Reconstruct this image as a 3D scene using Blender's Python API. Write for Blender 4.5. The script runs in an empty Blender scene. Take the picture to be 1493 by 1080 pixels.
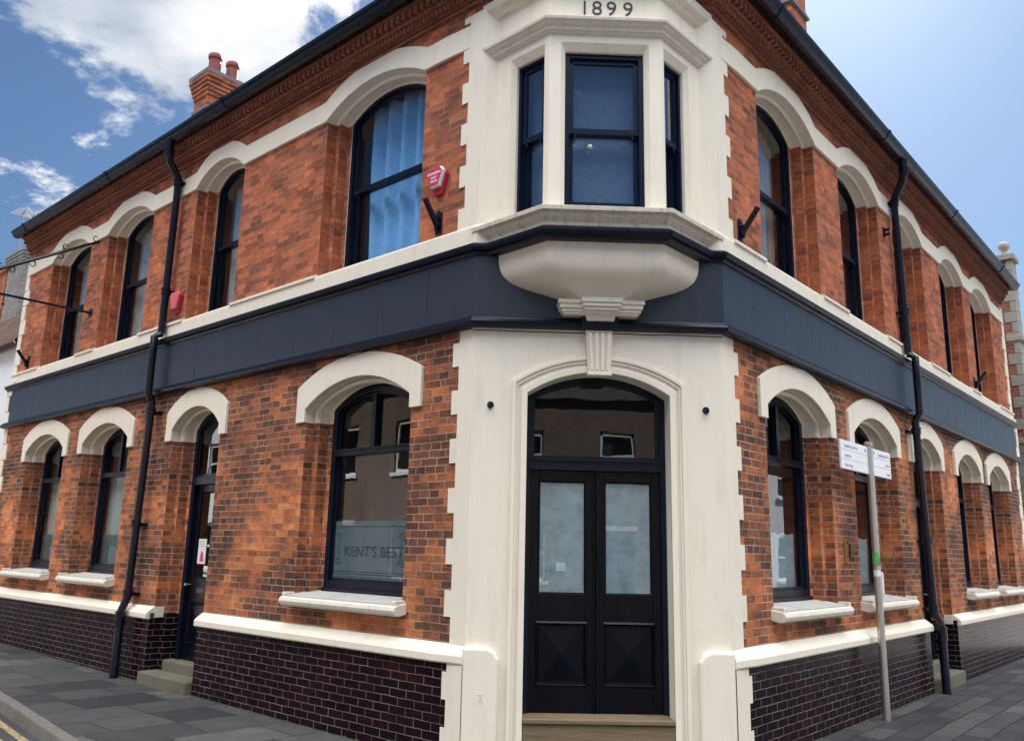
import bpy, bmesh, math, random
from mathutils import Vector, Matrix
random.seed(7)
R=math.radians
scene=bpy.context.scene
# ---------------------------------------------------------------- camera
cd=bpy.data.cameras.new("camera"); cam=bpy.data.objects.new("camera",cd)
scene.collection.objects.link(cam)
cF=Vector((0.02810215,0.97746629,0.2092126)).normalized()
cU=Vector((-0.02721257,-0.2084696,0.97765019)).normalized()
cR=cF.cross(cU).normalized(); cU=cR.cross(cF)
M=Matrix((cR,cU,-cF)).transposed().to_4x4(); M.translation=Vector((-1.0275,-7.6387,1.5614))
cam.matrix_world=M
cd.sensor_width=36; cd.lens=1221.55/1493*36; cd.clip_end=2000; cd.clip_start=.05
scene.camera=cam
# ---------------------------------------------------------------- light
SUN_EL=R(43); SUN_AZ=R(24)          # azimuth measured from +Y towards +X
LOBES=[((-.28,.83,.47),.95,.995,.16),((-.20,.80,.56),.93,.99,.15),((-.40,.74,.54),.975,.998,.12),((-.505,.82,.27),.988,.999,.26),((-.445,.825,.365),.975,.997,-.24)]
world=bpy.data.worlds.new("World"); scene.world=world; world.use_nodes=True
def build_world():
    nt=world.node_tree; N=nt.nodes; L=nt.links
    bg=N['Background']; out=N['World Output']
    sky=N.new('ShaderNodeTexSky'); sky.sky_type='NISHITA'; sky.sun_disc=False
    sky.sun_elevation=SUN_EL; sky.sun_rotation=SUN_AZ; sky.air_density=1.2; sky.dust_density=1.0; sky.ozone_density=2.0
    tc=N.new('ShaderNodeTexCoord'); sp=N.new('ShaderNodeSeparateXYZ'); L.new(tc.outputs['Generated'],sp.inputs[0])
    def m(op,a,b=None,c=None,clamp=False):
        n=N.new('ShaderNodeMath'); n.operation=op; n.use_clamp=clamp
        for i,v in enumerate((a,b,c)):
            if v is None: continue
            if isinstance(v,(int,float)): n.inputs[i].default_value=v
            else: L.new(v,n.inputs[i])
        return n.outputs[0]
    zz=m('ADD',m('MAXIMUM',sp.outputs[2],0.0),.22)
    cx=N.new('ShaderNodeCombineXYZ'); L.new(m('DIVIDE',sp.outputs[0],zz),cx.inputs[0]); L.new(m('DIVIDE',sp.outputs[1],zz),cx.inputs[1])
    cx.inputs[2].default_value=9.2
    n1=N.new('ShaderNodeTexNoise'); n1.inputs['Scale'].default_value=2.3; n1.inputs['Detail'].default_value=12; n1.inputs['Roughness'].default_value=.66; n1.inputs['Distortion'].default_value=.15
    L.new(cx.outputs[0],n1.inputs['Vector'])
    n2=N.new('ShaderNodeTexNoise'); n2.inputs['Scale'].default_value=2.3; n2.inputs['Detail'].default_value=7; L.new(cx.outputs[0],n2.inputs['Vector'])
    # clouds thin out towards the right-hand, sunward side
    nrm=N.new('ShaderNodeVectorMath'); nrm.operation='NORMALIZE'; L.new(tc.outputs['Generated'],nrm.inputs[0])
    def lobe(d,lo,hi,amt):
        q=N.new('ShaderNodeVectorMath'); q.operation='DOT_PRODUCT'; L.new(nrm.outputs[0],q.inputs[0]); q.inputs[1].default_value=Vector(d).normalized()
        r=N.new('ShaderNodeMapRange'); r.interpolation_type='SMOOTHSTEP'; r.inputs['From Min'].default_value=lo; r.inputs['From Max'].default_value=hi; r.inputs['To Max'].default_value=amt; L.new(q.outputs['Value'],r.inputs['Value']); return r.outputs[0]
    v=m('ADD',n1.outputs[0],-.02)
    v=m('SUBTRACT',v,lobe((.45,.88,.35),.62,.97,.34))
    for a in LOBES: v=m('ADD',v,lobe(*a))
    mr=N.new('ShaderNodeMapRange'); mr.interpolation_type='SMOOTHSTEP'; mr.inputs['From Min'].default_value=.585; mr.inputs['From Max'].default_value=.67
    L.new(v,mr.inputs['Value'])
    cr=N.new('ShaderNodeValToRGB'); cr.color_ramp.elements[0].position=.42; cr.color_ramp.elements[0].color=(.42,.48,.56,1)
    cr.color_ramp.elements[1].position=.58; cr.color_ramp.elements[1].color=(1.0,1.0,1.0,1); L.new(n2.outputs[0],cr.inputs[0])
    def sm(val,lo,hi):
        q=N.new('ShaderNodeMapRange'); q.interpolation_type='SMOOTHSTEP'; q.inputs['From Min'].default_value=lo; q.inputs['From Max'].default_value=hi; L.new(val,q.inputs['Value']); return q.outputs[0]
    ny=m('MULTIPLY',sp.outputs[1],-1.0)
    # unseen bright cloud added high behind the viewer to light the shaded facades
    fill_cloud=m('MULTIPLY',sm(sp.outputs[2],.56,.72),sm(ny,-.12,.15))
    fill_cloud=m('MULTIPLY',fill_cloud,sm(m('ADD',n1.outputs[0],.18),.45,.62))
    skyc=N.new('ShaderNodeMixRGB'); skyc.blend_type='MULTIPLY'; skyc.inputs[0].default_value=1; L.new(sky.outputs[0],skyc.inputs[1]); skyc.inputs[2].default_value=(.150,.195,.245,1)
    cl=N.new('ShaderNodeMixRGB'); cl.blend_type='MULTIPLY'; cl.inputs[0].default_value=1; L.new(cr.outputs[0],cl.inputs[1]); cl.inputs[2].default_value=(3.3,3.3,3.35,1)
    mx=N.new('ShaderNodeMixRGB'); L.new(mr.outputs[0],mx.inputs[0]); L.new(skyc.outputs[0],mx.inputs[1]); L.new(cl.outputs[0],mx.inputs[2])
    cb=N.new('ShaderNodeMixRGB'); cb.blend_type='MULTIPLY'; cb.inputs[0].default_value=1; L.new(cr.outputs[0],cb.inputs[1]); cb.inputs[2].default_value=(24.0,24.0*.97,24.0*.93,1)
    m2=N.new('ShaderNodeMixRGB'); L.new(fill_cloud,m2.inputs[0]); L.new(mx.outputs[0],m2.inputs[1]); L.new(cb.outputs[0],m2.inputs[2]); mx=m2
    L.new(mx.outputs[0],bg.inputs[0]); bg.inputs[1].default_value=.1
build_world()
sd=bpy.data.lights.new("sun",'SUN'); sd.energy=5.0; sd.angle=R(.5); sd.color=(1,.94,.86)
so=bpy.data.objects.new("sun",sd); scene.collection.objects.link(so)
to_sun=Vector((math.sin(SUN_AZ)*math.cos(SUN_EL),math.cos(SUN_AZ)*math.cos(SUN_EL),math.sin(SUN_EL)))
so.rotation_euler=to_sun.to_track_quat('Z','Y').to_euler(); so.location=(5,5,30)
scene.render.engine='CYCLES'
scene.view_settings.view_transform='Standard'; scene.view_settings.look='None'
scene.view_settings.exposure=1.88; scene.view_settings.gamma=1
# ---------------------------------------------------------------- frames
W=1.16; AL=R(43.2); AR=R(47.16)
FR={}
def frame(n,o,rot,sg): FR[n]=(Vector(o),rot,sg)
frame('C',(0,0,0),0,1); frame('L',(-W,0,0),-AL,-1); frame('R',(W,0,0),AR,1)
frame('BL',(-1.03,0,0),-R(45),1); frame('BR',(.53,-.5,0),R(45),1); frame('BF',(-.53,-.5,0),0,1)
frame('W',(0,0,0),0,1)
def wpt(fr,s,d,z):
    o,r,sg=FR[fr]; v=Vector((sg*s,-d,z)); v.rotate(Matrix.Rotation(r,3,'Z')); return o+v
TL=-math.tan(AL/2); TR=-math.tan(AR/2)
coll=scene.collection
# ---------------------------------------------------------------- materials
MATS={}
def nmat(name):
    m=bpy.data.materials.new(name); m.use_nodes=True; MATS[name]=m
    nt=m.node_tree; return m,nt,nt.nodes,nt.links,nt.nodes['Principled BSDF']
def ramp(N,L,src,stops,interp='LINEAR'):
    c=N.new('ShaderNodeValToRGB'); c.color_ramp.interpolation=interp
    e=c.color_ramp.elements
    while len(e)>1: e.remove(e[-1])
    e[0].position=stops[0][0]; e[0].color=(*stops[0][1],1)
    for p,col in stops[1:]:
        x=e.new(p); x.color=(*col,1)
    L.new(src,c.inputs[0]); return c.outputs[0]
def noise(N,L,vec,scale,detail=4,rough=.5):
    n=N.new('ShaderNodeTexNoise'); n.inputs['Scale'].default_value=scale; n.inputs['Detail'].default_value=detail; n.inputs['Roughness'].default_value=rough
    if vec is not None: L.new(vec,n.inputs['Vector'])
    return n.outputs[0]
def math_(N,L,op,a,b=None,clamp=False):
    n=N.new('ShaderNodeMath'); n.operation=op; n.use_clamp=clamp
    for i,v in enumerate((a,b)):
        if v is None: continue
        if isinstance(v,(int,float)): n.inputs[i].default_value=v
        else: L.new(v,n.inputs[i])
    return n.outputs[0]
def brickmat(name,stops,mortar,rough=.85,bw=.225,rh=.075,ms=.0055,patch=.35,gloss=None,bump=.5,squash=.5,pscale=1.1,mortar2=None,stain=None,per=.6,freq=2,spec=.25):
    m,nt,N,L,B=nmat(name)
    uv=N.new('ShaderNodeUVMap'); geo=N.new('ShaderNodeTexCoord')
    # gentle waver so that courses are not ruler straight
    wn=N.new('ShaderNodeTexNoise'); wn.inputs['Scale'].default_value=7; L.new(uv.outputs[0],wn.inputs['Vector'])
    vs=N.new('ShaderNodeVectorMath'); vs.operation='SUBTRACT'; L.new(wn.outputs['Color'],vs.inputs[0]); vs.inputs[1].default_value=(.5,.5,.5)
    vm=N.new('ShaderNodeVectorMath'); vm.operation='SCALE'; L.new(vs.outputs[0],vm.inputs[0]); vm.inputs['Scale'].default_value=.012
    va=N.new('ShaderNodeVectorMath'); va.operation='ADD'; L.new(uv.outputs[0],va.inputs[0]); L.new(vm.outputs[0],va.inputs[1])
    b=N.new('ShaderNodeTexBrick'); L.new(va.outputs[0],b.inputs['Vector'])
    b.inputs['Scale'].default_value=1; b.inputs['Brick Width'].default_value=bw; b.inputs['Row Height'].default_value=rh
    b.inputs['Mortar Size'].default_value=ms; b.inputs['Mortar Smooth'].default_value=.25; b.inputs['Bias'].default_value=0
    b.inputs['Color1'].default_value=(0,0,0,1); b.inputs['Color2'].default_value=(1,1,1,1); b.inputs['Mortar'].default_value=(.5,.5,.5,1)
    b.offset=.5; b.squash=squash; b.squash_frequency=freq
    big=noise(N,L,uv.outputs[0],pscale,3)
    t=math_(N,L,'ADD',math_(N,L,'ADD',math_(N,L,'MULTIPLY',b.outputs['Color'],per),(1-per)/2),math_(N,L,'MULTIPLY',math_(N,L,'SUBTRACT',big,.5),patch*7)); N[-3 if False else -1].label='t'
    fmp=N.new('ShaderNodeMapping'); L.new(uv.outputs[0],fmp.inputs[0]); fmp.inputs['Scale'].default_value=(1,1.8,1)
    fine=noise(N,L,fmp.outputs[0],30,8,.78); mid=noise(N,L,fmp.outputs[0],9,3,.6)
    t=math_(N,L,'ADD',t,math_(N,L,'MULTIPLY',math_(N,L,'SUBTRACT',fine,.5),1.5))
    t=math_(N,L,'ADD',t,math_(N,L,'MULTIPLY',math_(N,L,'SUBTRACT',mid,.5),.9))
    t=math_(N,L,'MULTIPLY_ADD',t,.62); N[-1].inputs[2].default_value=.19
    col=ramp(N,L,t,stops)
    if stain:
        sn=noise(N,L,uv.outputs[0],2.3,5,.6); sf=N.new('ShaderNodeMapRange'); sf.inputs['From Min'].default_value=.55; sf.inputs['From Max'].default_value=.75; sf.inputs['To Max'].default_value=.55; L.new(sn,sf.inputs['Value'])
        sm=N.new('ShaderNodeMixRGB'); L.new(sf.outputs[0],sm.inputs[0]); L.new(col,sm.inputs[1]); sm.inputs[2].default_value=(*stain,1); col=sm.outputs[0]
    mn=noise(N,L,uv.outputs[0],3,4)
    mc=ramp(N,L,mn,[(.35,mortar),(.65,mortar2 or mortar)])
    mx=N.new('ShaderNodeMixRGB'); L.new(b.outputs['Fac'],mx.inputs[0]); L.new(col,mx.inputs[1]); L.new(mc,mx.inputs[2])
    L.new(mx.outputs[0],B.inputs['Base Color'])
    if gloss is not None:
        r=N.new('ShaderNodeMapRange'); L.new(b.outputs['Fac'],r.inputs['Value']); r.inputs['To Min'].default_value=gloss; r.inputs['To Max'].default_value=.9; L.new(r.outputs[0],B.inputs['Roughness']); B.inputs['Specular IOR Level'].default_value=spec
    else: B.inputs['Roughness'].default_value=rough; B.inputs['Specular IOR Level'].default_value=.25
    h=math_(N,L,'MULTIPLY',b.outputs['Fac'],-1.0)
    h=math_(N,L,'ADD',h,math_(N,L,'MULTIPLY',fine,.35 if gloss is None else .05))
    bp=N.new('ShaderNodeBump'); bp.inputs['Strength'].default_value=bump; bp.inputs['Distance'].default_value=.010; L.new(h,bp.inputs['Height']); L.new(bp.outputs[0],B.inputs['Normal'])
    return m
lowst=[(0, (0.045, 0.022, 0.017)), (0.25, (0.1, 0.043, 0.028)), (0.45, (0.201, 0.07, 0.036)), (0.62, (0.378, 0.118, 0.045)), (0.8, (0.555, 0.17, 0.054)), (1, (0.708, 0.276, 0.103))]
brickmat('brick_lower',lowst,(.42,.34,.26),mortar2=(.17,.13,.10),patch=.42,stain=(.12,.075,.058),ms=.0055,per=.62,squash=.6,freq=3,pscale=.9)
upst=[(0, (0.085, 0.037, 0.027)), (0.28, (0.213, 0.069, 0.04)), (0.5, (0.383, 0.108, 0.05)), (0.75, (0.54, 0.152, 0.06)), (1, (0.738, 0.264, 0.119))]
brickmat('brick_upper',upst,(.36,.235,.16),mortar2=(.12,.068,.048),patch=.17,bump=.6,ms=.006,stain=(.17,.10,.07),pscale=1.7,per=.75,squash=.6,freq=3)
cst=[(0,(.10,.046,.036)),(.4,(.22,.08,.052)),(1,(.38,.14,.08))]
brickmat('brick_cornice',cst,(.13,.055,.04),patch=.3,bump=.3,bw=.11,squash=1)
brickmat('glazed_brick',[(0,(.003,.003,.006)),(.4,(.008,.004,.007)),(.75,(.018,.005,.007)),(1,(.045,.011,.010))],(.23,.19,.18),mortar2=(.085,.07,.068),gloss=.2,patch=.25,bump=.3,ms=.0038,squash=1,spec=.10)
brickmat('brick_opposite',[(0,(.09,.065,.055)),(.5,(.16,.115,.09)),(1,(.22,.165,.13))],(.26,.23,.2),patch=.2)
brickmat('brick_hall',[(0,(.14,.05,.04)),(.5,(.28,.09,.06)),(1,(.36,.14,.09))],(.30,.25,.2),patch=.2)
brickmat('flint',[(0,(.06,.06,.065)),(.5,(.2,.19,.18)),(1,(.45,.43,.4))],(.3,.28,.25),bw=.12,rh=.08,ms=.016,bump=.9,squash=1)
def paint(name,col,rough=.5,grime=.25,gcol=None,bump=.15,scale=2.5,spec=.4,fine=30,streak=True,metal=0,hgrain=False):
    m,nt,N,L,B=nmat(name); uv=N.new('ShaderNodeUVMap')
    mp=N.new('ShaderNodeMapping'); L.new(uv.outputs[0],mp.inputs[0]); mp.inputs['Scale'].default_value=(3.0,.6,1) if streak else ((.5,9,1) if hgrain else (1,1,1))
    n=noise(N,L,mp.outputs[0],scale,8,.65); n2=noise(N,L,uv.outputs[0],fine,4,.6)
    gc=gcol or tuple(c*.55 for c in col)
    f=N.new('ShaderNodeMapRange'); f.inputs['From Min'].default_value=.5; f.inputs['From Max'].default_value=.8; f.inputs['To Max'].default_value=grime*2; L.new(n,f.inputs['Value'])
    mx=N.new('ShaderNodeMixRGB'); L.new(f.outputs[0],mx.inputs[0]); mx.inputs[1].default_value=(*col,1); mx.inputs[2].default_value=(*gc,1)
    # small chips and spots
    sp=N.new('ShaderNodeMapRange'); sp.inputs['From Min'].default_value=.70; sp.inputs['From Max'].default_value=.76; sp.inputs['To Max'].default_value=min(1,grime*1.6); L.new(n2,sp.inputs['Value'])
    m2=N.new('ShaderNodeMixRGB'); L.new(sp.outputs[0],m2.inputs[0]); L.new(mx.outputs[0],m2.inputs[1]); m2.inputs[2].default_value=(*gc,1)
    L.new(m2.outputs[0],B.inputs['Base Color'])
    rr=N.new('ShaderNodeMapRange'); rr.inputs['To Min'].default_value=max(0,rough-.12); rr.inputs['To Max'].default_value=min(1,rough+.15); L.new(n,rr.inputs['Value']); L.new(rr.outputs[0],B.inputs['Roughness'])
    B.inputs['Specular IOR Level'].default_value=spec; B.inputs['Metallic'].default_value=metal
    bp=N.new('ShaderNodeBump'); bp.inputs['Strength'].default_value=bump; bp.inputs['Distance'].default_value=.004; L.new(math_(N,L,'ADD',n2,n),bp.inputs['Height']); L.new(bp.outputs[0],B.inputs['Normal'])
    return m
paint('cream',(.76,.70,.585),.62,.19,(.47,.43,.34),bump=.45,fine=18)
paint('cream_sill',(.67,.625,.53),.7,.22,(.30,.27,.20),bump=.7,fine=45,scale=4)
paint('cream_mould',(.64,.59,.48),.75,.42,(.16,.15,.12),bump=.9,fine=60,scale=7)
paint('grey_sill_top',(.45,.44,.42),.8,.4,(.22,.21,.2),bump=.6,streak=False)
paint('navy',(.004,.0075,.018),.3,.12,(.012,.016,.026),bump=.2,spec=.2)
paint('bay_navy',(.0025,.008,.028),.3,.1,(.012,.02,.05),bump=.15,spec=.22)
paint('black_paint',(.0012,.0026,.006),.28,.2,(.011,.012,.014),bump=.3,spec=.17)
paint('fascia',(.018,.026,.041),.38,.16,(.030,.038,.052),bump=.12,fine=55,scale=1.6,spec=.42)
paint('iron_black',(.004,.0065,.014),.24,.15,(.014,.016,.02),bump=.25,spec=.35)
paint('wood_threshold',(.17,.125,.075),.85,.5,(.045,.038,.022),bump=1.4,scale=3,streak=False,hgrain=True)
paint('stone_step',(.13,.12,.09),.9,.5,(.06,.065,.03),bump=.9,streak=False)
paint('stone_quoin',(.33,.31,.27),.9,.4,(.25,.23,.2),bump=.8,streak=False)
paint('kerb_stone',(.14,.13,.118),.85,.4,(.07,.068,.06),bump=1,streak=False)
paint('red_plastic',(.45,.02,.045),.45,.15)
paint('red_label',(.55,.03,.09),.4,.1)
paint('white_plastic',(.78,.80,.80),.4,.08,streak=False)
paint('alarm_pink',(.62,.13,.14),.5,.1)
paint('white_sign',(.80,.82,.86),.35,.05,streak=False)
paint('sign_ink',(.36,.38,.46),.5,.0)
paint('steel',(.55,.54,.50),.35,.3,(.30,.28,.22),metal=.85,spec=.6)
paint('black_ink',(.01,.01,.015),.4,.0)
paint('white_render',(.72,.74,.78),.8,.15,streak=False)
paint('slate',(.10,.11,.13),.6,.4,(.05,.055,.06),streak=False)
paint('terracotta',(.22,.06,.055),.7,.25,(.2,.08,.07))
paint('lead',(.16,.17,.19),.6,.3)
paint('etched_ink',(.035,.058,.072),.6,.0,spec=.1)
paint('rust',(.28,.13,.03),.7,.4,(.08,.03,.01))
paint('green_sticker',(.10,.42,.12),.5,.05,streak=False)
paint('poster_paper',(.75,.73,.75),.6,.05,streak=False)
paint('poster_red',(.5,.08,.12),.6,.05,streak=False)
paint('aerial_metal',(.30,.30,.31),.4,.1,metal=.6)
paint('interior',(.22,.21,.20),.9,.1,streak=False)
paint('timber_floor',(.20,.15,.10),.8,.2)
def clothmat(name,col,trans=.3,stripes=0):
    m,nt,N,L,B=nmat(name); uv=N.new('ShaderNodeUVMap')
    n=noise(N,L,uv.outputs[0],12,5)
    c=ramp(N,L,n,[(.3,tuple(x*.82 for x in col)),(.7,col)]); L.new(c,B.inputs['Base Color']); B.inputs['Roughness'].default_value=.9
    if trans:
        t=N.new('ShaderNodeBsdfTranslucent'); L.new(c,t.inputs[0]); ms=N.new('ShaderNodeMixShader'); ms.inputs[0].default_value=trans
        L.new(B.outputs[0],ms.inputs[1]); L.new(t.outputs[0],ms.inputs[2]); L.new(ms.outputs[0],N['Material Output'].inputs[0])
clothmat('curtain_white',(.72,.76,.82)); clothmat('curtain_blue',(.19,.46,.80),.0); clothmat('bay_sky_backing',(.18,.235,.30),0); clothmat('blind_grey',(.72,.73,.69)); clothmat('blind_dark',(.10,.10,.105)); clothmat('paper_teal',(.42,.58,.62),.2)
clothmat('curtain_cream',(.55,.52,.47)); clothmat('teal_film',(.10,.20,.22),.2)
def frosted(name,col):
    m,nt,N,L,B=nmat(name); uv=N.new('ShaderNodeUVMap')
    n=noise(N,L,uv.outputs[0],6,12,.72)
    c=ramp(N,L,n,[(.3,tuple(x*.62 for x in col)),(.5,col),(.75,tuple(min(1,x*1.35) for x in col))]); L.new(c,B.inputs['Base Color'])
    B.inputs['Roughness'].default_value=.35; B.inputs['Coat Weight'].default_value=1; B.inputs['Coat Roughness'].default_value=.02
    return m
frosted('door_glass',(.16,.235,.265)); 
def glass(name,tint,refl=1.0,wave=.4,base=.05):
    m,nt,N,L,B=nmat(name); N.remove(B); uv=N.new('ShaderNodeUVMap')
    tr=N.new('ShaderNodeBsdfTransparent'); tr.inputs[0].default_value=(*tint,1)
    gl=N.new('ShaderNodeBsdfGlossy'); gl.inputs['Roughness'].default_value=.01; gl.inputs[0].default_value=(.93,.96,1,1)
    n=noise(N,L,uv.outputs[0],2.2,2); bp=N.new('ShaderNodeBump'); bp.inputs['Strength'].default_value=wave; bp.inputs['Distance'].default_value=.006; L.new(n,bp.inputs['Height'])
    L.new(bp.outputs[0],gl.inputs['Normal'])
    ge=N.new('ShaderNodeNewGeometry'); dt=N.new('ShaderNodeVectorMath'); dt.operation='DOT_PRODUCT'; L.new(ge.outputs['Normal'],dt.inputs[0]); L.new(ge.outputs['Incoming'],dt.inputs[1])
    c=math_(N,L,'ABSOLUTE',dt.outputs['Value']); p=math_(N,L,'POWER',math_(N,L,'SUBTRACT',1.0,c,True),4.0)
    f=math_(N,L,'MULTIPLY',p,.9*refl); f=math_(N,L,'ADD',f,base+.03,True)
    ms=N.new('ShaderNodeMixShader'); L.new(f,ms.inputs[0]); L.new(tr.outputs[0],ms.inputs[1]); L.new(gl.outputs[0],ms.inputs[2]); L.new(ms.outputs[0],N['Material Output'].inputs[0])
glass('glass',(.78,.82,.83),1,.12); glass('glass_bay2',(.97,.98,1),1,.08,.02); glass('glass_dark',(.28,.31,.33),1.0,.12,.012); glass('glass_bay',(.72,.80,.9),1.3,.08,.20)
def etched():
    m,nt,N,L,B=nmat('etched_glass'); B.inputs['Base Color'].default_value=(.15,.225,.245,1); B.inputs['Roughness'].default_value=.6; B.inputs['Alpha'].default_value=.45
etched()
def paving(name,sw,rh,stops,joint,ms,rough=.7,swap=True,squash=.72):
    m,nt,N,L,B=nmat(name); uv=N.new('ShaderNodeUVMap')
    v=uv.outputs[0]
    if swap:
        sx=N.new('ShaderNodeSeparateXYZ'); L.new(v,sx.inputs[0]); cx=N.new('ShaderNodeCombineXYZ'); L.new(sx.outputs[1],cx.inputs[0]); L.new(sx.outputs[0],cx.inputs[1]); v=cx.outputs[0]
    wn=N.new('ShaderNodeTexNoise'); wn.inputs['Scale'].default_value=1.3; L.new(v,wn.inputs['Vector'])
    vs=N.new('ShaderNodeVectorMath'); vs.operation='SUBTRACT'; L.new(wn.outputs['Color'],vs.inputs[0]); vs.inputs[1].default_value=(.5,.5,.5)
    vm=N.new('ShaderNodeVectorMath'); vm.operation='SCALE'; L.new(vs.outputs[0],vm.inputs[0]); vm.inputs['Scale'].default_value=.05
    va=N.new('ShaderNodeVectorMath'); va.operation='ADD'; L.new(v,va.inputs[0]); L.new(vm.outputs[0],va.inputs[1])
    b=N.new('ShaderNodeTexBrick'); L.new(va.outputs[0],b.inputs['Vector']); b.inputs['Scale'].default_value=1
    b.inputs['Brick Width'].default_value=sw; b.inputs['Row Height'].default_value=rh; b.inputs['Mortar Size'].default_value=ms; b.inputs['Mortar Smooth'].default_value=.4
    b.inputs['Color1'].default_value=(0,0,0,1); b.inputs['Color2'].default_value=(1,1,1,1); b.offset=.43; b.squash=squash; b.squash_frequency=3
    n=noise(N,L,uv.outputs[0],4.2,9,.75); nf=noise(N,L,uv.outputs[0],60,6,.7)
    t=math_(N,L,'ADD',math_(N,L,'MULTIPLY',b.outputs['Color'],.75),math_(N,L,'MULTIPLY',math_(N,L,'SUBTRACT',n,.4),.9))
    t=math_(N,L,'ADD',t,math_(N,L,'MULTIPLY',math_(N,L,'SUBTRACT',nf,.5),.35))
    c=ramp(N,L,t,stops); mx=N.new('ShaderNodeMixRGB'); L.new(b.outputs['Fac'],mx.inputs[0]); L.new(c,mx.inputs[1]); mx.inputs[2].default_value=(*joint,1)
    L.new(mx.outputs[0],B.inputs['Base Color']); B.inputs['Roughness'].default_value=rough
    h=math_(N,L,'ADD',math_(N,L,'MULTIPLY',b.outputs['Fac'],-1.5),math_(N,L,'MULTIPLY',nf,.5)); h=math_(N,L,'ADD',h,math_(N,L,'MULTIPLY',n,1.2))
    bp=N.new('ShaderNodeBump'); bp.inputs['Strength'].default_value=.6; bp.inputs['Distance'].default_value=.01; L.new(h,bp.inputs['Height']); L.new(bp.outputs[0],B.inputs['Normal'])
paving('flagstones',.92,.62,[(0,(.014,.015,.020)),(.22,(.028,.029,.033)),(.5,(.050,.051,.050)),(.8,(.080,.079,.075)),(1,(.13,.125,.115))],(.010,.012,.008),.009,.62,True,.7)
paving('stone_setts',.62,.26,[(0,(.020,.020,.026)),(.5,(.046,.045,.048)),(1,(.095,.092,.088))],(.010,.010,.011),.011,.6,False,.8)
def tilemat(name,stops):
    brickmat(name,stops,(.03,.02,.018),bw=.165,rh=.1,ms=.008,patch=.3,bump=1,squash=1)
tilemat('roof_tile',[(0,(.05,.03,.025)),(.5,(.13,.075,.055)),(1,(.2,.12,.09))]); tilemat('roof_slate',[(0,(.06,.065,.075)),(1,(.13,.14,.155))])
def asphalt():
    m,nt,N,L,B=nmat('asphalt'); tc=N.new('ShaderNodeTexCoord'); n=noise(N,L,tc.outputs['Object'],90,8,.8); n2=noise(N,L,tc.outputs['Object'],.7,5)
    c=ramp(N,L,n,[(.3,(.022,.022,.026)),(.55,(.045,.045,.047)),(.75,(.12,.115,.11))])
    c2=ramp(N,L,n2,[(.3,(.75,.75,.75)),(.7,(1.15,1.15,1.15))]); mx=N.new('ShaderNodeMixRGB'); mx.blend_type='MULTIPLY'; mx.inputs[0].default_value=1; L.new(c,mx.inputs[1]); L.new(c2,mx.inputs[2])
    L.new(mx.outputs[0],B.inputs['Base Color']); B.inputs['Roughness'].default_value=.8
    bp=N.new('ShaderNodeBump'); bp.inputs['Strength'].default_value=.8; bp.inputs['Distance'].default_value=.006; L.new(n,bp.inputs['Height']); L.new(bp.outputs[0],B.inputs['Normal'])
asphalt()
def yellow():
    m,nt,N,L,B=nmat('yellow_line'); tc=N.new('ShaderNodeTexCoord'); n=noise(N,L,tc.outputs['Object'],28,8,.8)
    c=ramp(N,L,n,[(.42,(.07,.065,.05)),(.52,(.36,.29,.12)),(.75,(.44,.36,.17))]); L.new(c,B.inputs['Base Color']); B.inputs['Roughness'].default_value=.8
yellow()
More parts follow.
